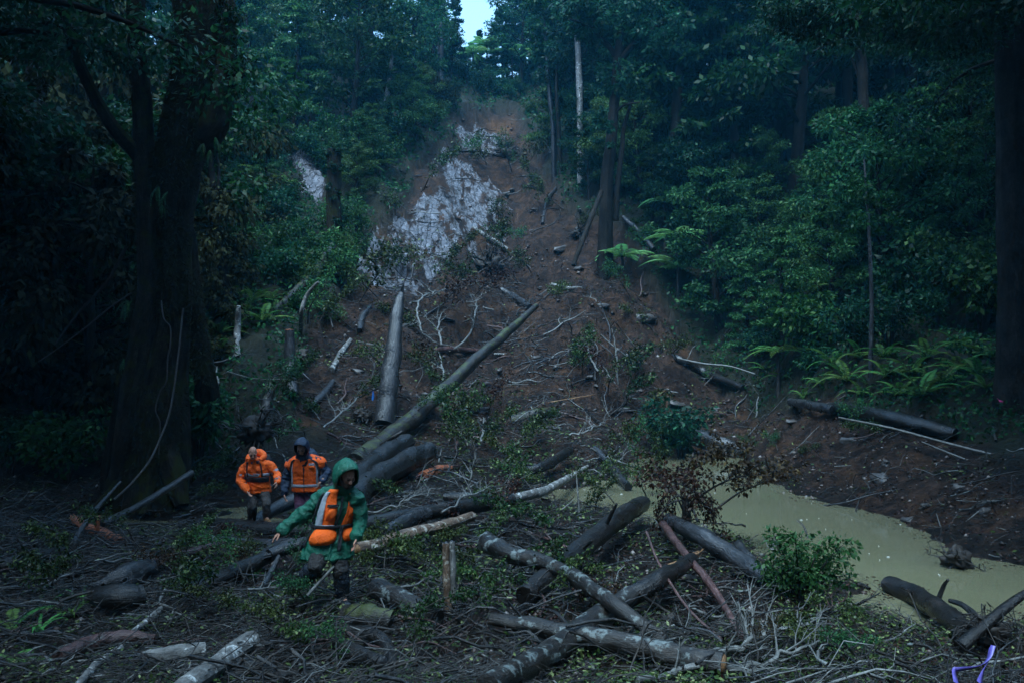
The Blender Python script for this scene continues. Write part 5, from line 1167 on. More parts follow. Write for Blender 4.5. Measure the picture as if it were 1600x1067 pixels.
# long blades of sedge at the lower left
for (px, py, d, s, n) in [(128, 950, 9.2, .42, 12), (110, 985, 8.6, .4, 11), (60, 1010, 8.0, .4, 10), (400, 880, 10.6, .25, 8), (545, 978, 8.4, .25, 9), (520, 1015, 7.8, .25, 9)]:
    g = P(px, py, d); g.z = float(height(g.x, g.y)); mb = MB(); a = RNG.uniform(0, 6.28, n)
    for k in range(n):
        dr = np.array([math.cos(a[k]), math.sin(a[k]), 0]); l = s * U_(.6, 1.2); w = .016; sd_ = np.array([-dr[1], dr[0], 0])
        t = np.linspace(0, 1, 6)[:, None]; c = dr * l * t * .8 + np.array([0, 0, 1]) * l * (1.1 * t - .9 * t * t)
        ww = w * (1 - t ** 2) + .001
        v = np.stack([c - sd_ * ww, c + sd_ * ww], 1).reshape(-1, 3)
        mb.add(v, quads=[(2 * q, 2 * q + 1, 2 * q + 3, 2 * q + 2) for q in range(5)], tint=U_(.4, 1))
    o = link('sedge', mb.mesh('sedge', M['frond'], True), None, g); auto(o, 'tuft of strap-shaped green leaves', 'sedge', g, 'sedge tufts in the debris')

# countless small things: litter of leaves, twigs, crumbs of earth, foam on the pond
def litter():
    def area(n, px0, px1, py0, py1, pw=1.0):
        d0, d1 = 6.0, 42.0
        d = np.exp(RNG.uniform(math.log(6.2), math.log(46), n)); u = RNG.uniform(-.68, .68, n); x = u * d
        return x, d
    n = 120000; x, y = area(n, 0, 0, 0, 0); h = height(x, y); bh = base_h(x, y)
    den = smooth(-.05, .42, fbm(x / 1.3, y / 1.3, octv=3, seed=91)) * 1.0 + .14
    jx = x; slope = smooth(1.2, 3.0, bh)
    open_ = inside(SLIP_POLY, x, y) | (bh < 1.2)
    u = x / y
    right_bank = (u > .33) & (y > 13)
    k = (h > .02) & (RNG.random(n) < den * (1 - .55 * slope) * np.where(right_bank, .3, 1)) & open_
    x, y, h = x[k], y[k], h[k]; n = len(x)
    L = .030 + .0032 * y; L = L * (.6 + .8 * RNG.random(n))
    mb = MB(); leaf_cards(mb, np.stack([x, y, h + .015 + .12 * RNG.random(n) ** 2.2], 1), rand_unit(n) * np.array([1, 1, .4]), rand_unit(n) * .55 + np.array([0, 0, .8]), L, L * (.35 + .3 * RNG.random(n)), np.clip(RNG.normal(.5, .3, n), 0, 1), fold=.08)
    tag(link('leaf_litter', mb.mesh('leaf_litter', M['leaf_debris'], False)), kind='stuff')
    n = 90000; x, y = area(n, 0, 0, 0, 0); h = height(x, y); bh = base_h(x, y)
    k = (h > .01) & (inside(SLIP_POLY, x, y) | (bh < 1.2)) & (RNG.random(n) < .35 + .4 * fbm(x / .9, y / .9, seed=131))
    x, y, h = x[k], y[k], h[k]; n = len(x)
    L = .025 + .0030 * y
    mb = MB(); leaf_cards(mb, np.stack([x, y, h + .01 + .06 * RNG.random(n) ** 2], 1), rand_unit(n) * np.array([1, 1, .5]), rand_unit(n) * .6 + np.array([0, 0, .8]), L * (.6 + .8 * RNG.random(n)), L * .5, np.clip(RNG.normal(.5, .3, n), 0, 1), fold=.1)
    tag(link('withered_litter', mb.mesh('withered_litter', M['leaf_brown'], False)), kind='stuff')
    # twigs
    n = 76000; x, y = area(n, 0, 0, 0, 0); h = height(x, y); bh = base_h(x, y)
    den = smooth(-.2, .4, fbm(x / 1.6, y / 1.6, octv=3, seed=93)) * .9 + .1
    k = (h > .0) & (RNG.random(n) < den * (1 - .45 * smooth(3, 8, bh)) * np.where((x / y > .33) & (y > 13), .35, 1)) & (inside(SLIP_POLY, x, y) | (bh < 1.2))
    x, y, h = x[k], y[k], h[k]; n = len(x)
    for mat, sel in (('twig', RNG.random(n) < .91), ('twig_pale', None)):
        s = sel if sel is not None else ~prev
        prev = s
        xs, ys, hs = x[s], y[s], h[s]; m = len(xs)
        L = (.10 + .75 * RNG.random(m) ** 4) * (.7 + .035 * ys); r = (.002 + .011 * RNG.random(m) ** 5) * (.7 + .05 * ys)
        yaw = np.where(RNG.random(m) < .5, RNG.uniform(0, math.pi, m), RNG.normal(.45, .5, m)); pt = RNG.normal(.04, .28, m)
        D = np.stack([np.cos(yaw) * np.cos(pt), np.sin(yaw) * np.cos(pt), np.sin(pt)], 1)
        S = np.cross(D, [0, 0, 1.0]); S /= np.linalg.norm(S, axis=1)[:, None]; U = np.cross(S, D)
        C = np.stack([xs, ys, hs + .02 + .16 * RNG.random(m) ** 2], 1)
        bow = S * (RNG.normal(0, .10, m) * L)[:, None] + U * (RNG.normal(0.02, .06, m) * L)[:, None]
        rings = []
        for q, (tt, rr, bb_) in enumerate(((-.5, 1, 0), (0, .9, 1), (.5, .35, 0))):
            c = C + D * (L * tt)[:, None] + bow * bb_
            for a in (0, 2.094, 4.189): rings.append(c + (S * math.cos(a) + U * math.sin(a)) * (r * rr)[:, None])
        v = np.stack(rings, 1).reshape(-1, 3)
        f = np.array([(q * 3 + a, q * 3 + (a + 1) % 3, q * 3 + 3 + (a + 1) % 3, q * 3 + 3 + a) for q in (0, 1) for a in range(3)])
        qd = (np.arange(m)[:, None, None] * 9 + f[None]).reshape(-1, 4)
        mb = MB(); mb.add(v, quads=qd, uv=np.tile(np.array([[0, 0], [.01, 0], [.02, 0], [0, .2], [.01, .2], [.02, .2], [0, .4], [.01, .4], [.02, .4]]), (m, 1)) + np.repeat(RNG.random((m, 2)) * 9, 9, 0))
        nm = 'twig_litter' if mat == 'twig' else 'pale_twig_litter'
        tag(link(nm, mb.mesh(nm, M[mat])), kind='stuff')
    # the tangle of broken branches, too many to count
    n = 9500; x, y = area(n, 0, 0, 0, 0); y2 = RNG.uniform(34, 78, 1500); x = np.concatenate([x, RNG.uniform(-.17, .17, 1500) * y2]); y = np.concatenate([y, y2]); n = len(x); h = height(x, y); bh = base_h(x, y)
    den = smooth(-.1, .45, fbm(x / 1.8, y / 2.2, octv=3, seed=95)) * .9 + .08
    k = (h > -.02) & (RNG.random(n) < den * (1 - .5 * smooth(5, 10, bh)) * np.where((x / y > .30) & (y > 12), .25, 1)) & (inside(SLIP_POLY, x, y) | (bh < 1.2)) & ~((np.abs(x + 2.1) < .45) & (np.abs(y - 8.9) < .5))
    x, y, h = x[k], y[k], h[k]; mbs = {'twig': MB(), 'bark_dark': MB(), 'bark_grey': MB(), 'twig_pale': MB()}
    ax = np.array([0, 1.571, 3.142, 4.712])
    for q in range(len(x)):
        L = (.35 + 1.1 * RNG.random() ** 2) * (.75 + .03 * y[q]); r = (.005 + .016 * RNG.random() ** 2.5) * (.8 + .035 * y[q])
        yaw = RNG.uniform(0, math.pi) if RNG.random() < .45 else RNG.normal(.45, .45); pt = RNG.normal(.10, .28)
        D = np.array([math.cos(yaw) * math.cos(pt), math.sin(yaw) * math.cos(pt), math.sin(pt)]); S = np.cross(D, [0, 0, 1.]); S /= np.linalg.norm(S); U = np.cross(S, D)
        c0 = np.array([x[q], y[q], h[q] + .03 + .22 * RNG.random() ** 2]); cs, V = c0 - D * L * .5, []
        for e in range(6):
            rr = r * (1 - .75 * e / 5); V.append(cs + (np.cos(ax)[:, None] * S + np.sin(ax)[:, None] * U) * rr)
            cs = cs + D * L / 5 + (S * RNG.normal(0, .055) + U * RNG.normal(.0, .05)) * L
        V = np.concatenate(V); fq = [(e * 4 + a, e * 4 + (a + 1) % 4, e * 4 + 4 + (a + 1) % 4, e * 4 + 4 + a) for e in range(5) for a in range(4)]
        uv = np.array([[a * r, e * L / 5] for e in range(6) for a in range(4)]) + RNG.random(2) * 7
        mbs[pick('twig', 'twig', 'twig', 'bark_dark', 'bark_dark', 'bark_dark', 'bark_dark', 'bark_grey', 'twig_pale')].add(V, quads=fq, uv=uv)
    for m_, b_ in mbs.items():
        nm = {'twig': 'brown_branch_tangle', 'bark_dark': 'dark_branch_tangle', 'bark_grey': 'grey_branch_tangle', 'twig_pale': 'pale_branch_tangle'}[m_]
        tag(link(nm, b_.mesh(nm, M[m_])), kind='stuff')
    # crumbs of earth
    n = 36000; d = np.exp(RNG.uniform(math.log(6.2), math.log(80), n)); x = RNG.uniform(-.68, .68, n) * d; h = height(x, d); bh = base_h(x, d)
    rk = np.zeros(n, bool)
    for pl in ROCK_POLYS: rk |= inside(pl, x, d)
    k = (h > -.05) & (inside(SLIP_POLY, x, d) | (bh < 1.0)) & (RNG.random(n) < .45 + .6 * fbm(x / 2, d / 2, octv=2, seed=111)) & ~(rk & (RNG.random(n) < .8))
    x, y, h = x[k], d[k], h[k]; n = len(x)
    r = (.010 + .0016 * y) * (.5 + 1.8 * RNG.random(n) ** 4)
    ico = np.array([(0, 0, 1), (.9, 0, .2), (.1, .9, .3), (-.8, .3, .1), (-.2, -.9, .25), (.3, .2, -.8)]); tri = np.array([(0, 1, 2), (0, 2, 3), (0, 3, 4), (0, 4, 1), (5, 2, 1), (5, 3, 2), (5, 4, 3), (5, 1, 4)])
    a = RNG.uniform(0, 6.28, n); ca, sa = np.cos(a), np.sin(a)
    v = ico[None] * (r[:, None, None]) * RNG.uniform(.7, 1.3, (n, 6, 3)); v = np.stack([v[..., 0] * ca[:, None] - v[..., 1] * sa[:, None], v[..., 0] * sa[:, None] + v[..., 1] * ca[:, None], v[..., 2] * .75], -1) + np.stack([x, y, h + r * .2], 1)[:, None]
    mb = MB(); mb.add(v.reshape(-1, 3), tris=(np.arange(n)[:, None, None] * 6 + tri[None]).reshape(-1, 3), tint=np.repeat(RNG.random(n), 6))
    me = mb.mesh('rubble', M['rubble'], False); tag(link('rubble', me), kind='stuff')
    # leaves and scraps floating along the shore
    n = 60000; y = np.exp(RNG.uniform(math.log(9), math.log(34), n)); x = RNG.uniform(-.66, .66, n) * y; h = height(x, y)
    k = (h < 0) & (h > -.20) & (RNG.random(n) < .55 * np.exp(h / .07)) ; x, y = x[k], y[k]; n = len(x); L = (.02 + .0035 * y) * (.5 + RNG.random(n))
    mb = MB(); leaf_cards(mb, np.stack([x, y, .004 + .012 * RNG.random(n)], 1), rand_unit(n) * np.array([1, 1, .05]), np.tile([0., 0., 1.], (n, 1)) + rand_unit(n) * .12, L, L * .5, np.clip(RNG.normal(.45, .3, n), 0, 1))
    tag(link('floating_scraps', mb.mesh('floating_scraps', M['leaf_brown'], False)), kind='stuff')
    # foam flecks on the pond
    n = 70; px, py = RNG.uniform(950, 1500, n), RNG.uniform(700, 900, n); v, q = MB(), 0
    C = np.array([tuple(G(a, b)) for a, b in zip(px, py)]); k = C[:, 2] < .001; C = C[k]; n = len(C)
    r = .008 + .04 * RNG.random(n) ** 6
    an = np.linspace(0, 2 * math.pi, 7)[:-1]
    vv = np.stack([C[:, None, 0] + r[:, None] * np.cos(an) * 1.3, C[:, None, 1] + r[:, None] * np.sin(an), np.full((n, 6), .008)], -1); top = C.copy(); top[:, 2] = .02
    mb = MB(); V = np.concatenate([vv, top[:, None]], 1).reshape(-1, 3); tr = np.array([(a, (a + 1) % 6, 6) for a in range(6)])
    mb.add(V, tris=(np.arange(n)[:, None, None] * 7 + tr[None]).reshape(-1, 3)); tag(link('foam', mb.mesh('foam', M['foam'])), kind='stuff')
def rubble_mat():
    m, nt, b = new_mat('crumbs of earth')
    nt.links.new(ramp(nt, attr(nt, 'tint').outputs['Fac'], [(.0, (.006, .004, .003)), (.45, (.028, .015, .010)), (.8, (.075, .046, .034)), (.97, (.20, .17, .155))]), b.inputs['Base Color']); b.inputs['Roughness'].default_value = .55
    return m
M['rubble'] = rubble_mat()
M['foam'] = plain_mat('foam', (.6, .6, .55), .4, .1)
litter()

# surveyors' tape
M['tape_violet'] = plain_mat('violet tape', (.10, .075, .30), .4, .25)
M['tape_pink'] = plain_mat('pink tape', (.75, .08, .28), .4, .1)
M['tape_blue'] = plain_mat('blue tape', (.03, .16, .50), .4, .1)
def tape(label, pts, w, mat):
    pts = settle(pts, [8], 9) if pts[0][2] < 12 else pts
    pp = spline([P(*p) for p in pts], 8 * len(pts)); b = pp[0].copy(); t, A, B = frames(pp); n = len(pp)
    tw = np.linspace(0, 2.4, n)[:, None]; s = A * np.cos(tw) + B * np.sin(tw)
    mb = MB(); v = np.concatenate([pp - b - s * w / 2, pp - b + s * w / 2, pp - b + s * w / 2 + np.cross(t, s) * .002, pp - b - s * w / 2 + np.cross(t, s) * .002]).reshape(4, n, 3).transpose(1, 0, 2).reshape(-1, 3)
    mb.add(v, quads=[(k * 4 + j, k * 4 + (j + 1) % 4, k * 4 + 4 + (j + 1) % 4, k * 4 + 4 + j) for k in range(n - 1) for j in range(4)])
    return tag(link('flagging_tape', mb.mesh('flagging_tape', M[mat]), None, b), label, 'flagging tape')
tape('violet plastic tape tied to the dark branch in the bottom right corner', [(1552, 1008, 6.3), (1545, 1028, 6.25), (1528, 1041, 6.2), (1500, 1045, 6.15), (1491, 1047, 6.15), (1494, 1066, 6.0)], .038, 'tape_violet')
tape('second loose end of violet tape hanging beside the tied one', [(1550, 1012, 6.3), (1543, 1034, 6.25), (1536, 1050, 6.15), (1530, 1066, 6.0)], .04, 'tape_violet')
tape('small pink tape on the dark bank at the far right', [(1558, 622, 19), (1562, 626, 19), (1567, 628, 19)], .05, 'tape_pink')
tape('small blue tape hanging left of the tall grey log', [(583, 610, 23), (583, 618, 23), (582, 625, 23)], .07, 'tape_blue')
# ------------------------------------------------------------------ the three people
def fabric(name, col, rough=.5, var=.12, spec=.4):
    m, nt, b = new_mat(name); tc = node(nt, 'ShaderNodeTexCoord').outputs['Object']
    n = noise(nt, tc, 13, 6, .65, .6); w = noise(nt, tc, 120, 2)
    lo = tuple(c * (1 - var) for c in col); hi = tuple(min(1, c * (1 + var)) for c in col)
    nt.links.new(ramp(nt, n, [(.3, lo), (.7, hi)]), b.inputs['Base Color'])
    b.inputs['Roughness'].default_value = rough; b.inputs['Specular IOR Level'].default_value = spec
    bump(nt, math_(nt, 'ADD', n, math_(nt, 'MULTIPLY', w, .25)), .8, .045, b)
    return m
M['orange'] = fabric('orange hi-vis cloth', (1.0, .125, .003), .55, .06)
M['orange_dull'] = fabric('worn orange cloth', (.92, .11, .004), .6, .12)
M['green'] = fabric('green rain coat', (.004, .098, .058), .34, .22, .45)
M['navy'] = fabric('navy rain jacket', (.010, .022, .050), .38)
M['black_cloth'] = fabric('black webbing', (.010, .011, .014), .6)
M['reflective'] = fabric('grey reflective tape', (.34, .37, .42), .35, .08)
M['purple'] = fabric('purple trousers', (.060, .014, .040), .6)
M['trousers_dark'] = fabric('dark wet trousers', (.016, .014, .014), .45)
M['trousers_grey'] = fabric('grey brown trousers', (.050, .042, .038), .5)
M['boot_tan'] = fabric('tan boot leather', (.22, .105, .035), .5)
M['boot_dark'] = fabric('dark rubber boot', (.020, .026, .036), .25)
M['skin'] = fabric('skin', (.46, .23, .16), .5, .10)
M['beard'] = fabric('brown beard', (.05, .028, .018), .8)
M['eye'] = fabric('eye', (.02, .018, .016), .2)
M['lips'] = fabric('lips', (.30, .10, .085), .5)

def capsule(a, b, ra, rb, seg=14):
    a, b = np.array(a, float), np.array(b, float); t = b - a; L = np.linalg.norm(t); t = t / (L + 1e-9)
    up = np.array([0, 0, 1.]) if abs(t[2]) < .9 else np.array([1., 0, 0]); A = np.cross(up, t); A /= np.linalg.norm(A); B = np.cross(t, A)
    rings = [(-ra * math.cos(q), ra * math.sin(q)) for q in np.linspace(.12, math.pi / 2, 5)] + [(L + rb * math.sin(q), rb * math.cos(q)) for q in np.linspace(0, math.pi / 2 - .12, 5)]
    an = np.linspace(0, 2 * math.pi, seg + 1)[:-1]
    v = np.array([[a + t * s + (A * math.cos(q) + B * math.sin(q)) * r for q in an] for s, r in rings]).reshape(-1, 3)
    return loft_faces(v, len(rings), seg)
def loft_faces(v, n, seg):
    v = np.vstack([v, v[:seg].mean(0), v[-seg:].mean(0)]); i0, i1 = n * seg, n * seg + 1
    q = [(k * seg + j, k * seg + (j + 1) % seg, (k + 1) * seg + (j + 1) % seg, (k + 1) * seg + j) for k in range(n - 1) for j in range(seg)]
    t = [((j + 1) % seg, j, i0) for j in range(seg)] + [((n - 1) * seg + j, (n - 1) * seg + (j + 1) % seg, i1) for j in range(seg)]
    return v, q, t
def ellipsoid(c, X, Y, Z, seg=16):
    c, X, Y, Z = [np.array(a, float) for a in (c, X, Y, Z)]
    th = np.linspace(.08, math.pi - .08, 11); an = np.linspace(0, 2 * math.pi, seg + 1)[:-1]
    v = np.array([[c + math.sin(p) * (math.cos(q) * X + math.sin(q) * Y) - math.cos(p) * Z for q in an] for p in th]).reshape(-1, 3)
    return loft_faces(v, 11, seg)
class Torso:
    """a trunk of elliptical sections: (centre, half width, half depth)"""
    def __init__(s, secs, Xv, Fv): s.c = np.array([list(a[0]) for a in secs]); s.a = np.array([a[1] for a in secs]); s.b = np.array([a[2] for a in secs]); s.X = np.array(Xv, float); s.F = np.array(Fv, float)
    def at(s, t):
        k = np.arange(len(s.a)); return np.array([np.interp(t, k, s.c[:, i]) for i in range(3)]), np.interp(t, k, s.a), np.interp(t, k, s.b)
    def pt(s, t, an, off=0):
        c, a, b = s.at(t); sa, ca = math.sin(an), math.cos(an)
        sq = lambda q: math.copysign(abs(q) ** .85, q)
        n = s.X * sa * b + s.F * ca * a; n = n / np.linalg.norm(n)
        return c + s.X * sq(sa) * a + s.F * sq(ca) * b + n * off
    def solid(s, off=0, t0=0, t1=None, seg=28, n=18):
        t1 = len(s.a) - 1 if t1 is None else t1
        v = np.array([[s.pt(t, q, off) for q in np.linspace(0, 2 * math.pi, seg + 1)[:-1]] for t in np.linspace(t0, t1, n)]).reshape(-1, 3)
        return loft_faces(v, n, seg)
    def patch(s, t0, t1, a0, a1, off, bulge=0, nt=10, na=12, a2=None, a3=None, thick=.012, rnd=0):
        """a panel lying on the trunk between two heights and two angles (degrees; a2,a3: angles at the lower edge)"""
        a2 = a0 if a2 is None else a2; a3 = a1 if a3 is None else a3
        out, inn = [], []
        for i in range(nt):
            u = i / (nt - 1); t = t0 + (t1 - t0) * u
            for j in range(na):
                w = j / (na - 1); l = a0 + (a2 - a0) * u; r = a1 + (a3 - a1) * u
                if rnd: k = 1 - rnd * (abs(2 * u - 1) ** 3); m = (l + r) / 2; l, r = m + (l - m) * k, m + (r - m) * k
                an = R(l + (r - l) * w); bl = bulge * (1 - abs(2 * u - 1) ** 3) * (1 - abs(2 * w - 1) ** 3) + .004 * math.sin(9 * u + 7 * w + t0 * 5)
                out.append(s.pt(t, an, off + bl)); inn.append(s.pt(t, an, off - thick))
        n = nt * na; v = np.array(out + inn)
        q = []
        for i in range(nt - 1):
            for j in range(na - 1):
                k = i * na + j; q.append((k, k + na, k + na + 1, k + 1)); q.append((n + k, n + k + 1, n + k + na + 1, n + k + na))
        ring = [j for j in range(na)] + [i * na + na - 1 for i in range(1, nt)] + [(nt - 1) * na + j for j in range(na - 2, -1, -1)] + [i * na for i in range(nt - 2, 0, -1)]
        for k in range(len(ring)): a, b = ring[k], ring[(k + 1) % len(ring)]; q.append((a, b, n + b, n + a))
        return v, q, []
def raw(parts, name, mat, parent, org, smooth_=True):
    mb = MB()
    for v, q, t in parts: mb.add(np.asarray(v) - np.array(org), quads=q, tris=t)
    return link(name, mb.mesh(name, M[mat], smooth_), parent)
def grown(parts, name, mat, parent, org, voxel=.012, it=5, fold=0, seed=0, fs=(9, 9, 5)):
    """one continuous skin round the joined parts"""
    mb = MB()
    for v, q, t in parts: mb.add(np.asarray(v) - np.array(org), quads=q, tris=t)
    me = mb.mesh('tmp', M[mat]); o = bpy.data.objects.new('tmp', me); COL.objects.link(o)
    m = o.modifiers.new('r', 'REMESH'); m.mode = 'VOXEL'; m.voxel_size = voxel
    m = o.modifiers.new('s', 'SMOOTH'); m.factor = .5; m.iterations = it
    dg = bpy.context.evaluated_depsgraph_get(); res = bpy.data.meshes.new_from_object(o.evaluated_get(dg))
    bpy.data.objects.remove(o); bpy.data.meshes.remove(me)
    n = len(res.vertices); co = np.empty(n * 3); res.vertices.foreach_get('co', co); co = co.reshape(-1, 3)
    if fold:
        no = np.empty(n * 3); res.vertex_normals.foreach_get('vector', no); no = no.reshape(-1, 3)
        f = fbm(co[:, 0] * fs[0] + seed, co[:, 1] * fs[1], co[:, 2] * fs[2], octv=3, seed=seed); f = 1 - 2.6 * np.abs(f) + .7 * (1 - 3 * np.abs(fbm(co[:, 0] * 7 + co[:, 2] * 3, co[:, 1] * 7, co[:, 2] * 13, octv=2, seed=seed + 3)))
        co = co + no * (f * fold)[:, None]; res.vertices.foreach_set('co', co.ravel())
    res.polygons.foreach_set('use_smooth', np.ones(len(res.polygons), bool))
    res.materials.clear(); res.materials.append(M[mat]); res.name = name; res.update()
    return link(name, res, parent)
def nrm(v): v = np.array(v, float); return v / np.linalg.norm(v)
def hand(wrist, d, pn, side, curl=.35):
    """palm, four unequal bent fingers and a thumb; d: direction of the hand, pn: towards the palm, side: towards the thumb"""
    w, d, pn, side = np.array(wrist, float), nrm(d), nrm(pn), nrm(side); out = []
    out.append(capsule(w - d * .05, w + d * .02, .027, .027)); out.append(ellipsoid(w + d * .055, side * .041, pn * .017, d * .052))
    for k, (o, l) in enumerate(((.030, .074), (.010, .082), (-.011, .076), (-.030, .060))):
        p = w + d * .088 + side * o; dd = nrm(d + side * o * 2.2); c = curl * (.8 + .2 * k); out.append(capsule(w + d * .05 + side * o * .8, p, .010, .0098, 10))
        for s, (f, r0, r1) in enumerate(((.44, .0098, .0088), (.32, .0088, .0080), (.24, .0080, .0068))):
            dd = nrm(dd + pn * c * (1 if s else .6)); e = p + dd * l * f; out.append(capsule(p, e, r0, r1, 10)); p = e
    p = w + d * .022 + side * .028; dd = nrm(d * .75 + side * .75 + pn * .3)
    for f, r0, r1 in ((.042, .014, .0115), (.030, .0115, .0098), (.024, .0098, .0078)):
        e = p + dd * f; out.append(capsule(p, e, r0, r1, 10)); p = e; dd = nrm(dd + d * .3 + pn * .15)
    return out
def head_parts(c, f, up):
    """skull, jaw, brow, nose, ears; f: where the face looks"""
    c, f = np.array(c, float), nrm(f); up = nrm(np.array(up) - f * np.dot(up, f)); s = np.cross(f, up)
    e = [ellipsoid(c + up * .025 - f * .012, s * .074, f * .094, up * .096), ellipsoid(c - up * .045 + f * .022, s * .058, f * .068, up * .074),
         capsule(c - up * .088 + f * .062 - s * .016, c - up * .088 + f * .062 + s * .016, .026, .026), capsule(c + up * .022 + f * .076 - s * .034, c + up * .022 + f * .076 + s * .034, .014, .014),
         capsule(c + up * .012 + f * .086, c - up * .030 + f * .104, .010, .015), capsule(c - up * .034 + f * .094 - s * .012, c - up * .034 + f * .094 + s * .012, .010, .010),
         capsule(c - up * .060 + f * .080 - s * .018, c - up * .060 + f * .080 + s * .018, .013, .013)]
    for q in (1, -1):
        e.append(ellipsoid(c + s * q * .074 - f * .008 - up * .008, s * .010, f * .022, up * .033)); e.append(capsule(c + s * q * .045 - up * .012 + f * .062, c + s * q * .05 - up * .012 + f * .045, .022, .022))
    return e, s, up
def hood_shell(c, f, up, rx, ry, rz, th0=58, peak=.05, back=.03):
    """a raised hood: a shell open towards the face with a short brim"""
    c, f = np.array(c, float), nrm(f); up = nrm(np.array(up) - f * np.dot(up, f)); s = np.cross(f, up); n, m = 12, 28; out = []
    for lay in (1.0, .90):
        for i in range(n):
            th = R(th0) + (math.pi - .05 - R(th0)) * i / (n - 1)
            for j in range(m):
                an = 2 * math.pi * j / m; x, y, z = math.sin(th) * math.sin(an), math.cos(th), math.sin(th) * math.cos(an)
                k = lay * (1 + .035 * math.sin(5 * an + 4 * th) + .02 * math.sin(9 * th + an))
                p = c + s * x * rx * k + f * y * ry * k + up * z * rz * k
                if z > 0: p = p + f * peak * z * max(0, 1 - i / 4) + up * back * max(0, math.sin(th * 1.0)) * z * .5
                if z < -.2: p = p - f * .02
                out.append(p)
    v = np.array(out); N = n * m; q = []
    for i in range(n - 1):
        for j in range(m):
            a, b, c_, d_ = i * m + j, i * m + (j + 1) % m, (i + 1) * m + (j + 1) % m, (i + 1) * m + j; q.append((a, d_, c_, b)); q.append((N + a, N + b, N + c_, N + d_))
    for j in range(m): q.append((j, (j + 1) % m, N + (j + 1) % m, N + j))
    return v, q, []

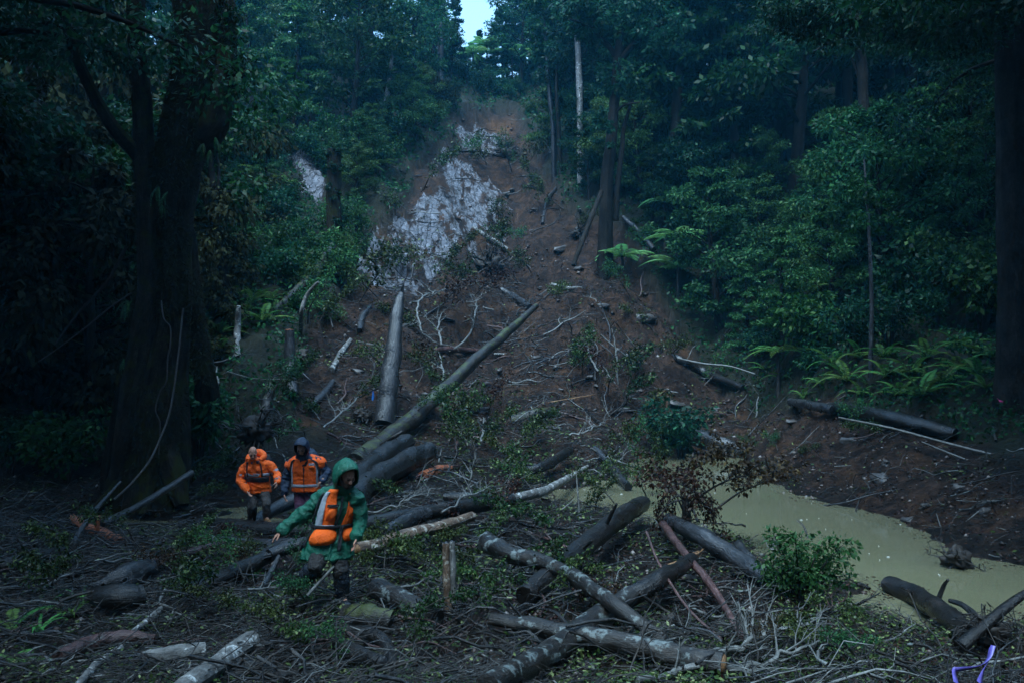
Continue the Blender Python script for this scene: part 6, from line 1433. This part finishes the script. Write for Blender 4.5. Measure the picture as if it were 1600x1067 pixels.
def build_person(label, ppx, d0, J, Xv, Fv, head_f, secs, sleeve_r, mats, look):
    """J: joints as (px, py, distance); secs: trunk sections as (px, py, distance, half width, half depth)"""
    W = {k: np.array(P(*v)) for k, v in J.items()}
    org = np.array([W['footL'][0], W['footL'][1], min(W['footL'][2], W['footR'][2]) - .05]); root = empty('person', org); tag(root, label, 'person', None)
    Xv, Fv = nrm(Xv), nrm(Fv); T = Torso([(P(*a[:3]), a[3], a[4]) for a in secs], Xv, Fv)
    up = np.array([0, 0, 1.])
    hp, hs, hup = head_parts(W['head'], head_f, up)
    # the body, one continuous figure
    b = list(hp); b.append(capsule(W['head'] - hup * .05 - nrm(head_f) * .02, W['neck'] - up * .03, .055, .065))
    b.append(T.solid(-.045, .4, len(secs) - 1.6)); b.append(ellipsoid((W['hipR'] + W['hipL']) / 2, Xv * .15, Fv * .11, up * .13))
    for sd, sg in (('R', -1), ('L', 1)):
        b.append(capsule(T.at(1)[0] + Xv * sg * T.at(1)[1] * .45, W['sh' + sd], .055, .055)); b.append(capsule(W['sh' + sd], W['el' + sd], .052, .042)); b.append(capsule(W['el' + sd], W['wr' + sd], .042, .027))
        dv = nrm(W['hand' + sd] - W['wr' + sd]); side = nrm(Fv - dv * np.dot(Fv, dv)); pn = nrm(np.cross(dv, side)) * (1 if sd == 'R' else -1)
        if np.dot(pn, Xv * -sg) < 0: pn = -pn
        b += hand(W['wr' + sd], dv, pn, side, look.get('curl', .35))
        b.append(capsule(W['hip' + sd], W['knee' + sd], .085, .058)); b.append(capsule(W['knee' + sd], W['ank' + sd], .056, .038)); b.append(capsule(W['ank' + sd], W['foot' + sd], .040, .032))
    body = grown(b, 'body', 'skin', root, org, .0078, 2)
    f = nrm(head_f)
    for q in (1, -1): raw([ellipsoid(W['head'] + hs * q * .032 + hup * .002 + f * .080, hs * .013, f * .010, hup * .008, 8)], 'eye', 'eye', body, org)
    raw([ellipsoid(W['head'] - hup * .060 + f * .090, hs * .022, f * .006, hup * .006, 8)], 'mouth', 'lips', body, org)
    for q in (1, -1): raw([capsule(W['head'] + hs * q * .018 + hup * .026 + f * .088, W['head'] + hs * q * .046 + hup * .026 + f * .080, .006, .004, 8)], 'eyebrow', 'beard', body, org)
    if look.get('beard'): grown([ellipsoid(W['head'] - hup * .085 + f * .052, hs * .058, f * .056, hup * .050), capsule(W['head'] - hup * .045 + f * .096 - hs * .026, W['head'] - hup * .045 + f * .096 + hs * .026, .008, .008)] + [capsule(W['head'] + hs * q * .070 + f * .0, W['head'] + hs * q * .05 - hup * .08 + f * .045, .014, .024) for q in (1, -1)], 'beard', 'beard', root, org, .007, 2)
    if look.get('stubble_hair'):
        grown([ellipsoid(W['head'] + hup * .012 - f * .040, hs * .079, f * .072, hup * .070)], 'hair', 'beard', root, org, .008, 2)
    # trousers
    tr = [ellipsoid((W['hipR'] + W['hipL']) / 2, Xv * .19, Fv * .14, up * .16)]
    for sd in 'RL': tr += [capsule(W['hip' + sd], W['knee' + sd], .105, .080), capsule(W['knee' + sd], W['ank' + sd] + (W['knee' + sd] - W['ank' + sd]) * .12, .080, .066)]
    grown(tr, 'trousers', mats['trousers'], root, org, .013, 4, .012, 5)
    if 'leg2' in mats:                             # a leg that shows another colour (gaiter or over-trouser)
        for sd in mats['leg2'][1]: grown([capsule(W['knee' + sd] + (W['ank' + sd] - W['knee' + sd]) * .15, W['ank' + sd] + (W['knee' + sd] - W['ank' + sd]) * .08, .090, .074)], 'gaiter', mats['leg2'][0], root, org, .013, 3, .010, 8)
    for sd in 'RL':
        fd = nrm(W['foot' + sd] - W['ank' + sd]); a = W['ank' + sd]; toe = W['foot' + sd]
        bt = grown([capsule(a + (W['knee' + sd] - a) * .25, a, .062, .058), capsule(a - up * .035 - fd * .03, toe, .052, .046), ellipsoid(toe, Xv * .048, fd * .060, up * .038)], 'boot', mats['boot'], root, org, .011, 3)
        raw([capsule(a - up * .075 - fd * .03, toe - up * .035, .048, .044)], 'sole', 'black_cloth', bt, org)
    # jacket with sleeves
    jk = [T.solid(0)]
    if look.get('collar', True): jk.append(capsule(W['neck'] - up * .04, W['neck'] * .45 + W['head'] * .55 - up * .05 - nrm(head_f) * .02, .12, .095))
    for sd, sg in (('R', -1), ('L', 1)):
        r = sleeve_r; c1 = T.at(1)[0] + Xv * sg * T.at(1)[1] * .5
        jk += [capsule(c1, W['sh' + sd], .085, r[0]), capsule(W['sh' + sd], W['el' + sd], r[0], r[1]), capsule(W['el' + sd], W['wr' + sd] + (W['el' + sd] - W['wr' + sd]) * .06, r[1], r[2])]
    grown(jk, 'jacket', mats['jacket'], root, org, .011, 3, .017, 2, (8, 8, 6))
    return root, org, W, T, Xv, Fv, hup

# --- the person in the green coat, stepping down towards the camera
root, org, W, T, Xv, Fv, hup = build_person('person in a hooded green rain coat and orange vest, one arm stretched out, knee bent', 133, 9.0,
    {'head': (543, 743, 8.74), 'neck': (534, 759, 8.86), 'shR': (504, 775, 9.0), 'elR': (470, 805, 8.98), 'wrR': (440, 829, 8.92), 'handR': (429, 839, 8.9), 'shL': (557, 779, 8.85), 'elL': (564, 812, 8.92), 'wrL': (557, 838, 8.74), 'handL': (555, 851, 8.72),
     'hipR': (503, 846, 9.0), 'hipL': (527, 846, 8.98), 'kneeR': (494, 884, 8.72), 'ankR': (470, 905, 9.02), 'footR': (462, 915, 8.92), 'kneeL': (533, 890, 8.86), 'ankL': (535, 934, 8.98), 'footL': (543, 947, 8.80)},
    (.96, .28, 0), (.28, -.96, 0), (.58, -.66, -.52),
    [(535, 757, 8.84, .09, .10), (532, 772, 8.92, .185, .125), (528, 797, 8.94, .215, .155), (520, 822, 8.98, .205, .155), (515, 845, 8.98, .25, .19), (511, 869, 8.98, .295, .225)], (.082, .070, .056),
    {'jacket': 'green', 'trousers': 'trousers_dark', 'leg2': ('boot_dark', 'RL'), 'boot': 'boot_dark'}, {'beard': True, 'collar': False})
raw([hood_shell(W['head'] - hup * .012 - np.array([.03, -.035, 0]), (.50, -.80, -.42), (0, 0, 1), .142, .175, .195, 60, .085, .06)], 'hood', 'green', root, org)
v1 = raw([T.patch(.30, 3.05, -66, -14, .024, a2=-66, a3=0)], 'vest_panel', 'orange', root, org)
v2 = raw([T.patch(.75, 2.95, 26, 62, .024, a2=14, a3=52)], 'vest_panel', 'orange', root, org)
raw([T.patch(.55, 3.05, -68, -48, .036, a2=-64, a3=-34)], 'reflective_strip', 'reflective', v1, org)
raw([T.patch(2.72, 3.0, -60, 0, .036)], 'reflective_strip', 'reflective', v1, org)
raw([T.patch(1.55, 2.45, -30, -4, .030, .030, rnd=.15)], 'pocket', 'orange', v1, org); raw([T.patch(1.45, 1.62, -32, -2, .058)], 'pocket_flap', 'black_cloth', v1, org)
raw([T.patch(1.45, 2.25, 26, 50, .030, .025, rnd=.15)], 'pocket', 'orange', v2, org); raw([T.patch(1.40, 1.56, 24, 52, .05)], 'pocket_flap', 'black_cloth', v2, org)
raw([T.patch(1.0, 3.0, 1, 5, .040, a2=-1, a3=3)], 'zip', 'black_cloth', v1, org)
raw([T.patch(2.92, 4.0, -66, 8, .03, .055, rnd=.35)], 'pouch', 'orange', root, org); raw([T.patch(2.92, 3.85, 24, 70, .03, .05, rnd=.35)], 'pouch', 'orange', root, org)
raw([T.patch(2.74, 2.95, -115, 115, .045, na=30, nt=4)], 'belt', 'black_cloth', root, org)
raw([T.patch(2.8, 4.4, 12, 20, .06)], 'hanging_strap', 'black_cloth', root, org); raw([T.patch(2.9, 4.2, -82, -72, .04)], 'hanging_strap', 'black_cloth', root, org)
raw([T.patch(.7, 2.6, -88, -72, .045, a2=-100, a3=-84)], 'pack_strap', 'black_cloth', root, org); raw([T.patch(.7, 2.6, 62, 74, .045, a2=80, a3=92)], 'pack_strap', 'black_cloth', root, org)
raw([T.patch(3.95, 4.95, -1.5, 1.5, .014)], 'coat_seam', 'green', root, org)
c = T.at(2)[0] - Fv * .27; grown([ellipsoid(c + np.array([0, 0, .02]), Xv * .17, Fv * .12, (0, 0, .27)), ellipsoid(c - Fv * .04 - np.array([0, 0, .08]), Xv * .15, Fv * .09, (0, 0, .13))], 'backpack', 'black_cloth', root, org, .015, 3, .01, 4)

# --- the bald person in the orange jacket
root, org, W, T, Xv, Fv, hup = build_person('bald person in an orange hi-vis jacket with grey bands and tan boots', 77, 15.4,
    {'head': (395, 707, 15.10), 'neck': (399, 718, 15.28), 'shR': (382, 728, 15.4), 'elR': (374, 749, 15.36), 'wrR': (387, 766, 15.12), 'handR': (391, 775, 15.08), 'shL': (421, 727, 15.35), 'elL': (434, 741, 15.35), 'wrL': (433, 752, 15.15), 'handL': (432, 760, 15.1),
     'hipR': (397, 766, 15.45), 'hipL': (411, 764, 15.42), 'kneeR': (394, 791, 15.25), 'ankR': (394, 812, 15.4), 'footR': (386, 818, 15.22), 'kneeL': (417, 788, 15.22), 'ankL': (416, 808, 15.3), 'footL': (420, 815, 15.12)},
    (.99, -.10, 0), (-.10, -.99, 0), (.28, -.80, -.52),
    [(399, 716, 15.25, .10, .10), (401, 723, 15.32, .20, .13), (403, 737, 15.36, .225, .165), (404, 751, 15.40, .21, .155), (404, 768, 15.44, .24, .175)], (.080, .070, .058),
    {'jacket': 'orange', 'trousers': 'trousers_grey', 'leg2': ('trousers_dark', 'R'), 'boot': 'boot_tan'}, {'stubble_hair': False, 'collar': False, 'curl': .5})
raw([T.patch(.35, 1.0, -75, 75, .016, nt=5, na=20)], 'dark_yoke', 'navy', root, org)
mb = MB(); tube(mb, [W['neck'] + Xv * -.13 + Fv * .08 - org, W['neck'] + Xv * -.15 - Fv * .06 + np.array([0, 0, .06]) - org, W['neck'] - Fv * .15 + np.array([0, 0, .13]) - org, W['neck'] + Xv * .15 - Fv * .06 + np.array([0, 0, .07]) - org, W['neck'] + Xv * .12 + Fv * .08 - org], [.04, .06, .075, .06, .04], sides=12, n=28, rough=.08, seed=4); link('lowered_hood', mb.mesh('lowered_hood', M['orange']), root)
raw([T.patch(2.05, 2.4, -95, 95, .020, nt=4, na=26)], 'reflective_band', 'reflective', root, org)
raw([T.patch(2.45, 3.0, -95, 80, .030, nt=4, na=26)], 'hip_belt', 'black_cloth', root, org)
raw([T.patch(.6, 2.4, -40, -31, .030)], 'pack_strap', 'black_cloth', root, org); raw([T.patch(.6, 2.4, 31, 40, .030)], 'pack_strap', 'black_cloth', root, org)
raw([T.patch(1.25, 1.9, -30, -6, .020, .03, rnd=.1)], 'chest_pocket', 'orange', root, org); raw([T.patch(1.25, 1.9, 6, 30, .020, .03, rnd=.1)], 'chest_pocket', 'orange', root, org)
for a, b_, t0, t1, r in (('el', 'wr', .55, .85, .069), ('sh', 'el', .55, .75, .083)):
    for sd in 'RL':
        p0, p1 = W[a + sd] + (W[b_ + sd] - W[a + sd]) * t0, W[a + sd] + (W[b_ + sd] - W[a + sd]) * t1
        mb = MB(); tube(mb, [p0 - org, p1 - org], [r, r * .95], sides=16, n=4, rough=.02); link('sleeve_band', mb.mesh('sleeve_band', M['reflective' if a == 'sh' or sd == 'L' else 'reflective']), root)
c = T.at(1.8)[0] - Fv * .28; grown([ellipsoid(c + np.array([0, 0, .03]), Xv * .19, Fv * .13, (0, 0, .28))], 'backpack', 'black_cloth', root, org, .016, 3, .01, 4)

# --- the person with the navy hood
root, org, W, T, Xv, Fv, hup = build_person('person with a dark navy hood looking down, orange vest over navy sleeves, purple trousers', 84, 14.2,
    {'head': (471, 699, 13.86), 'neck': (474, 712, 14.06), 'shR': (456, 722, 14.16), 'elR': (447, 749, 14.2), 'wrR': (444, 770, 14.08), 'handR': (446, 782, 14.06), 'shL': (498, 720, 14.12), 'elL': (511, 736, 14.2), 'wrL': (502, 752, 14.0), 'handL': (497, 760, 13.95),
     'hipR': (468, 768, 14.24), 'hipL': (484, 768, 14.22), 'kneeR': (469, 797, 14.06), 'ankR': (471, 826, 14.2), 'footR': (468, 836, 14.02), 'kneeL': (484, 799, 14.1), 'ankL': (486, 828, 14.3), 'footL': (487, 838, 14.12)},
    (.99, .06, 0), (.06, -.99, 0), (-.02, -.72, -.69),
    [(474, 712, 14.04, .10, .10), (477, 719, 14.10, .235, .14), (478, 733, 14.14, .245, .175), (478, 750, 14.18, .225, .165), (479, 767, 14.22, .235, .175)], (.082, .070, .056),
    {'jacket': 'navy', 'trousers': 'purple', 'leg2': ('trousers_dark', 'RL'), 'boot': 'boot_dark'}, {})
raw([hood_shell(W['head'] + hup * .01 + np.array([0, .03, .0]), (-.03, -.86, -.50), (0, 0, 1), .138, .165, .172, 60, .07, .03)], 'hood', 'navy', root, org)
vs = [T.solid(.020, .55, 3.95)]
for sd, sg in (('R', -1), ('L', 1)): vs.append(capsule(T.at(1)[0] + Xv * sg * T.at(1)[1] * .45, W['sh' + sd] + (W['el' + sd] - W['sh' + sd]) * .16, .11, .108))
vest = grown(vs, 'vest', 'orange_dull', root, org, .013, 4, .009, 6)
raw([T.patch(3.25, 3.5, -100, 100, .036, nt=4, na=30)], 'reflective_band', 'reflective', vest, org)
raw([T.patch(1.1, 3.3, -58, -46, .038, a2=-66, a3=-54)], 'reflective_strip', 'reflective', vest, org); raw([T.patch(1.1, 3.3, 46, 58, .038, a2=54, a3=66)], 'reflective_strip', 'reflective', vest, org)
raw([T.patch(1.2, 1.45, 18, 42, .036)], 'name_patch', 'reflective', vest, org); raw([T.patch(1.5, 1.72, 18, 42, .036, .015)], 'chest_pocket', 'orange', vest, org)
raw([T.patch(1.6, 3.9, -1, 1, .034)], 'zip', 'black_cloth', vest, org)
raw([T.patch(.45, 1.5, -24, 24, .030, a2=-4, a3=8)], 'dark_scarf', 'black_cloth', root, org)
raw([T.patch(.6, 2.6, -52, -38, .045, a2=-80, a3=-66)], 'pack_strap', 'black_cloth', root, org); raw([T.patch(.6, 2.6, 36, 50, .045, a2=66, a3=80)], 'pack_strap', 'black_cloth', root, org)
c = T.at(1.9)[0] - Fv * .28; grown([ellipsoid(c + np.array([0, 0, .04]), Xv * .20, Fv * .13, (0, 0, .30))], 'backpack', 'navy', root, org, .016, 3, .01, 4)
finish_labels()
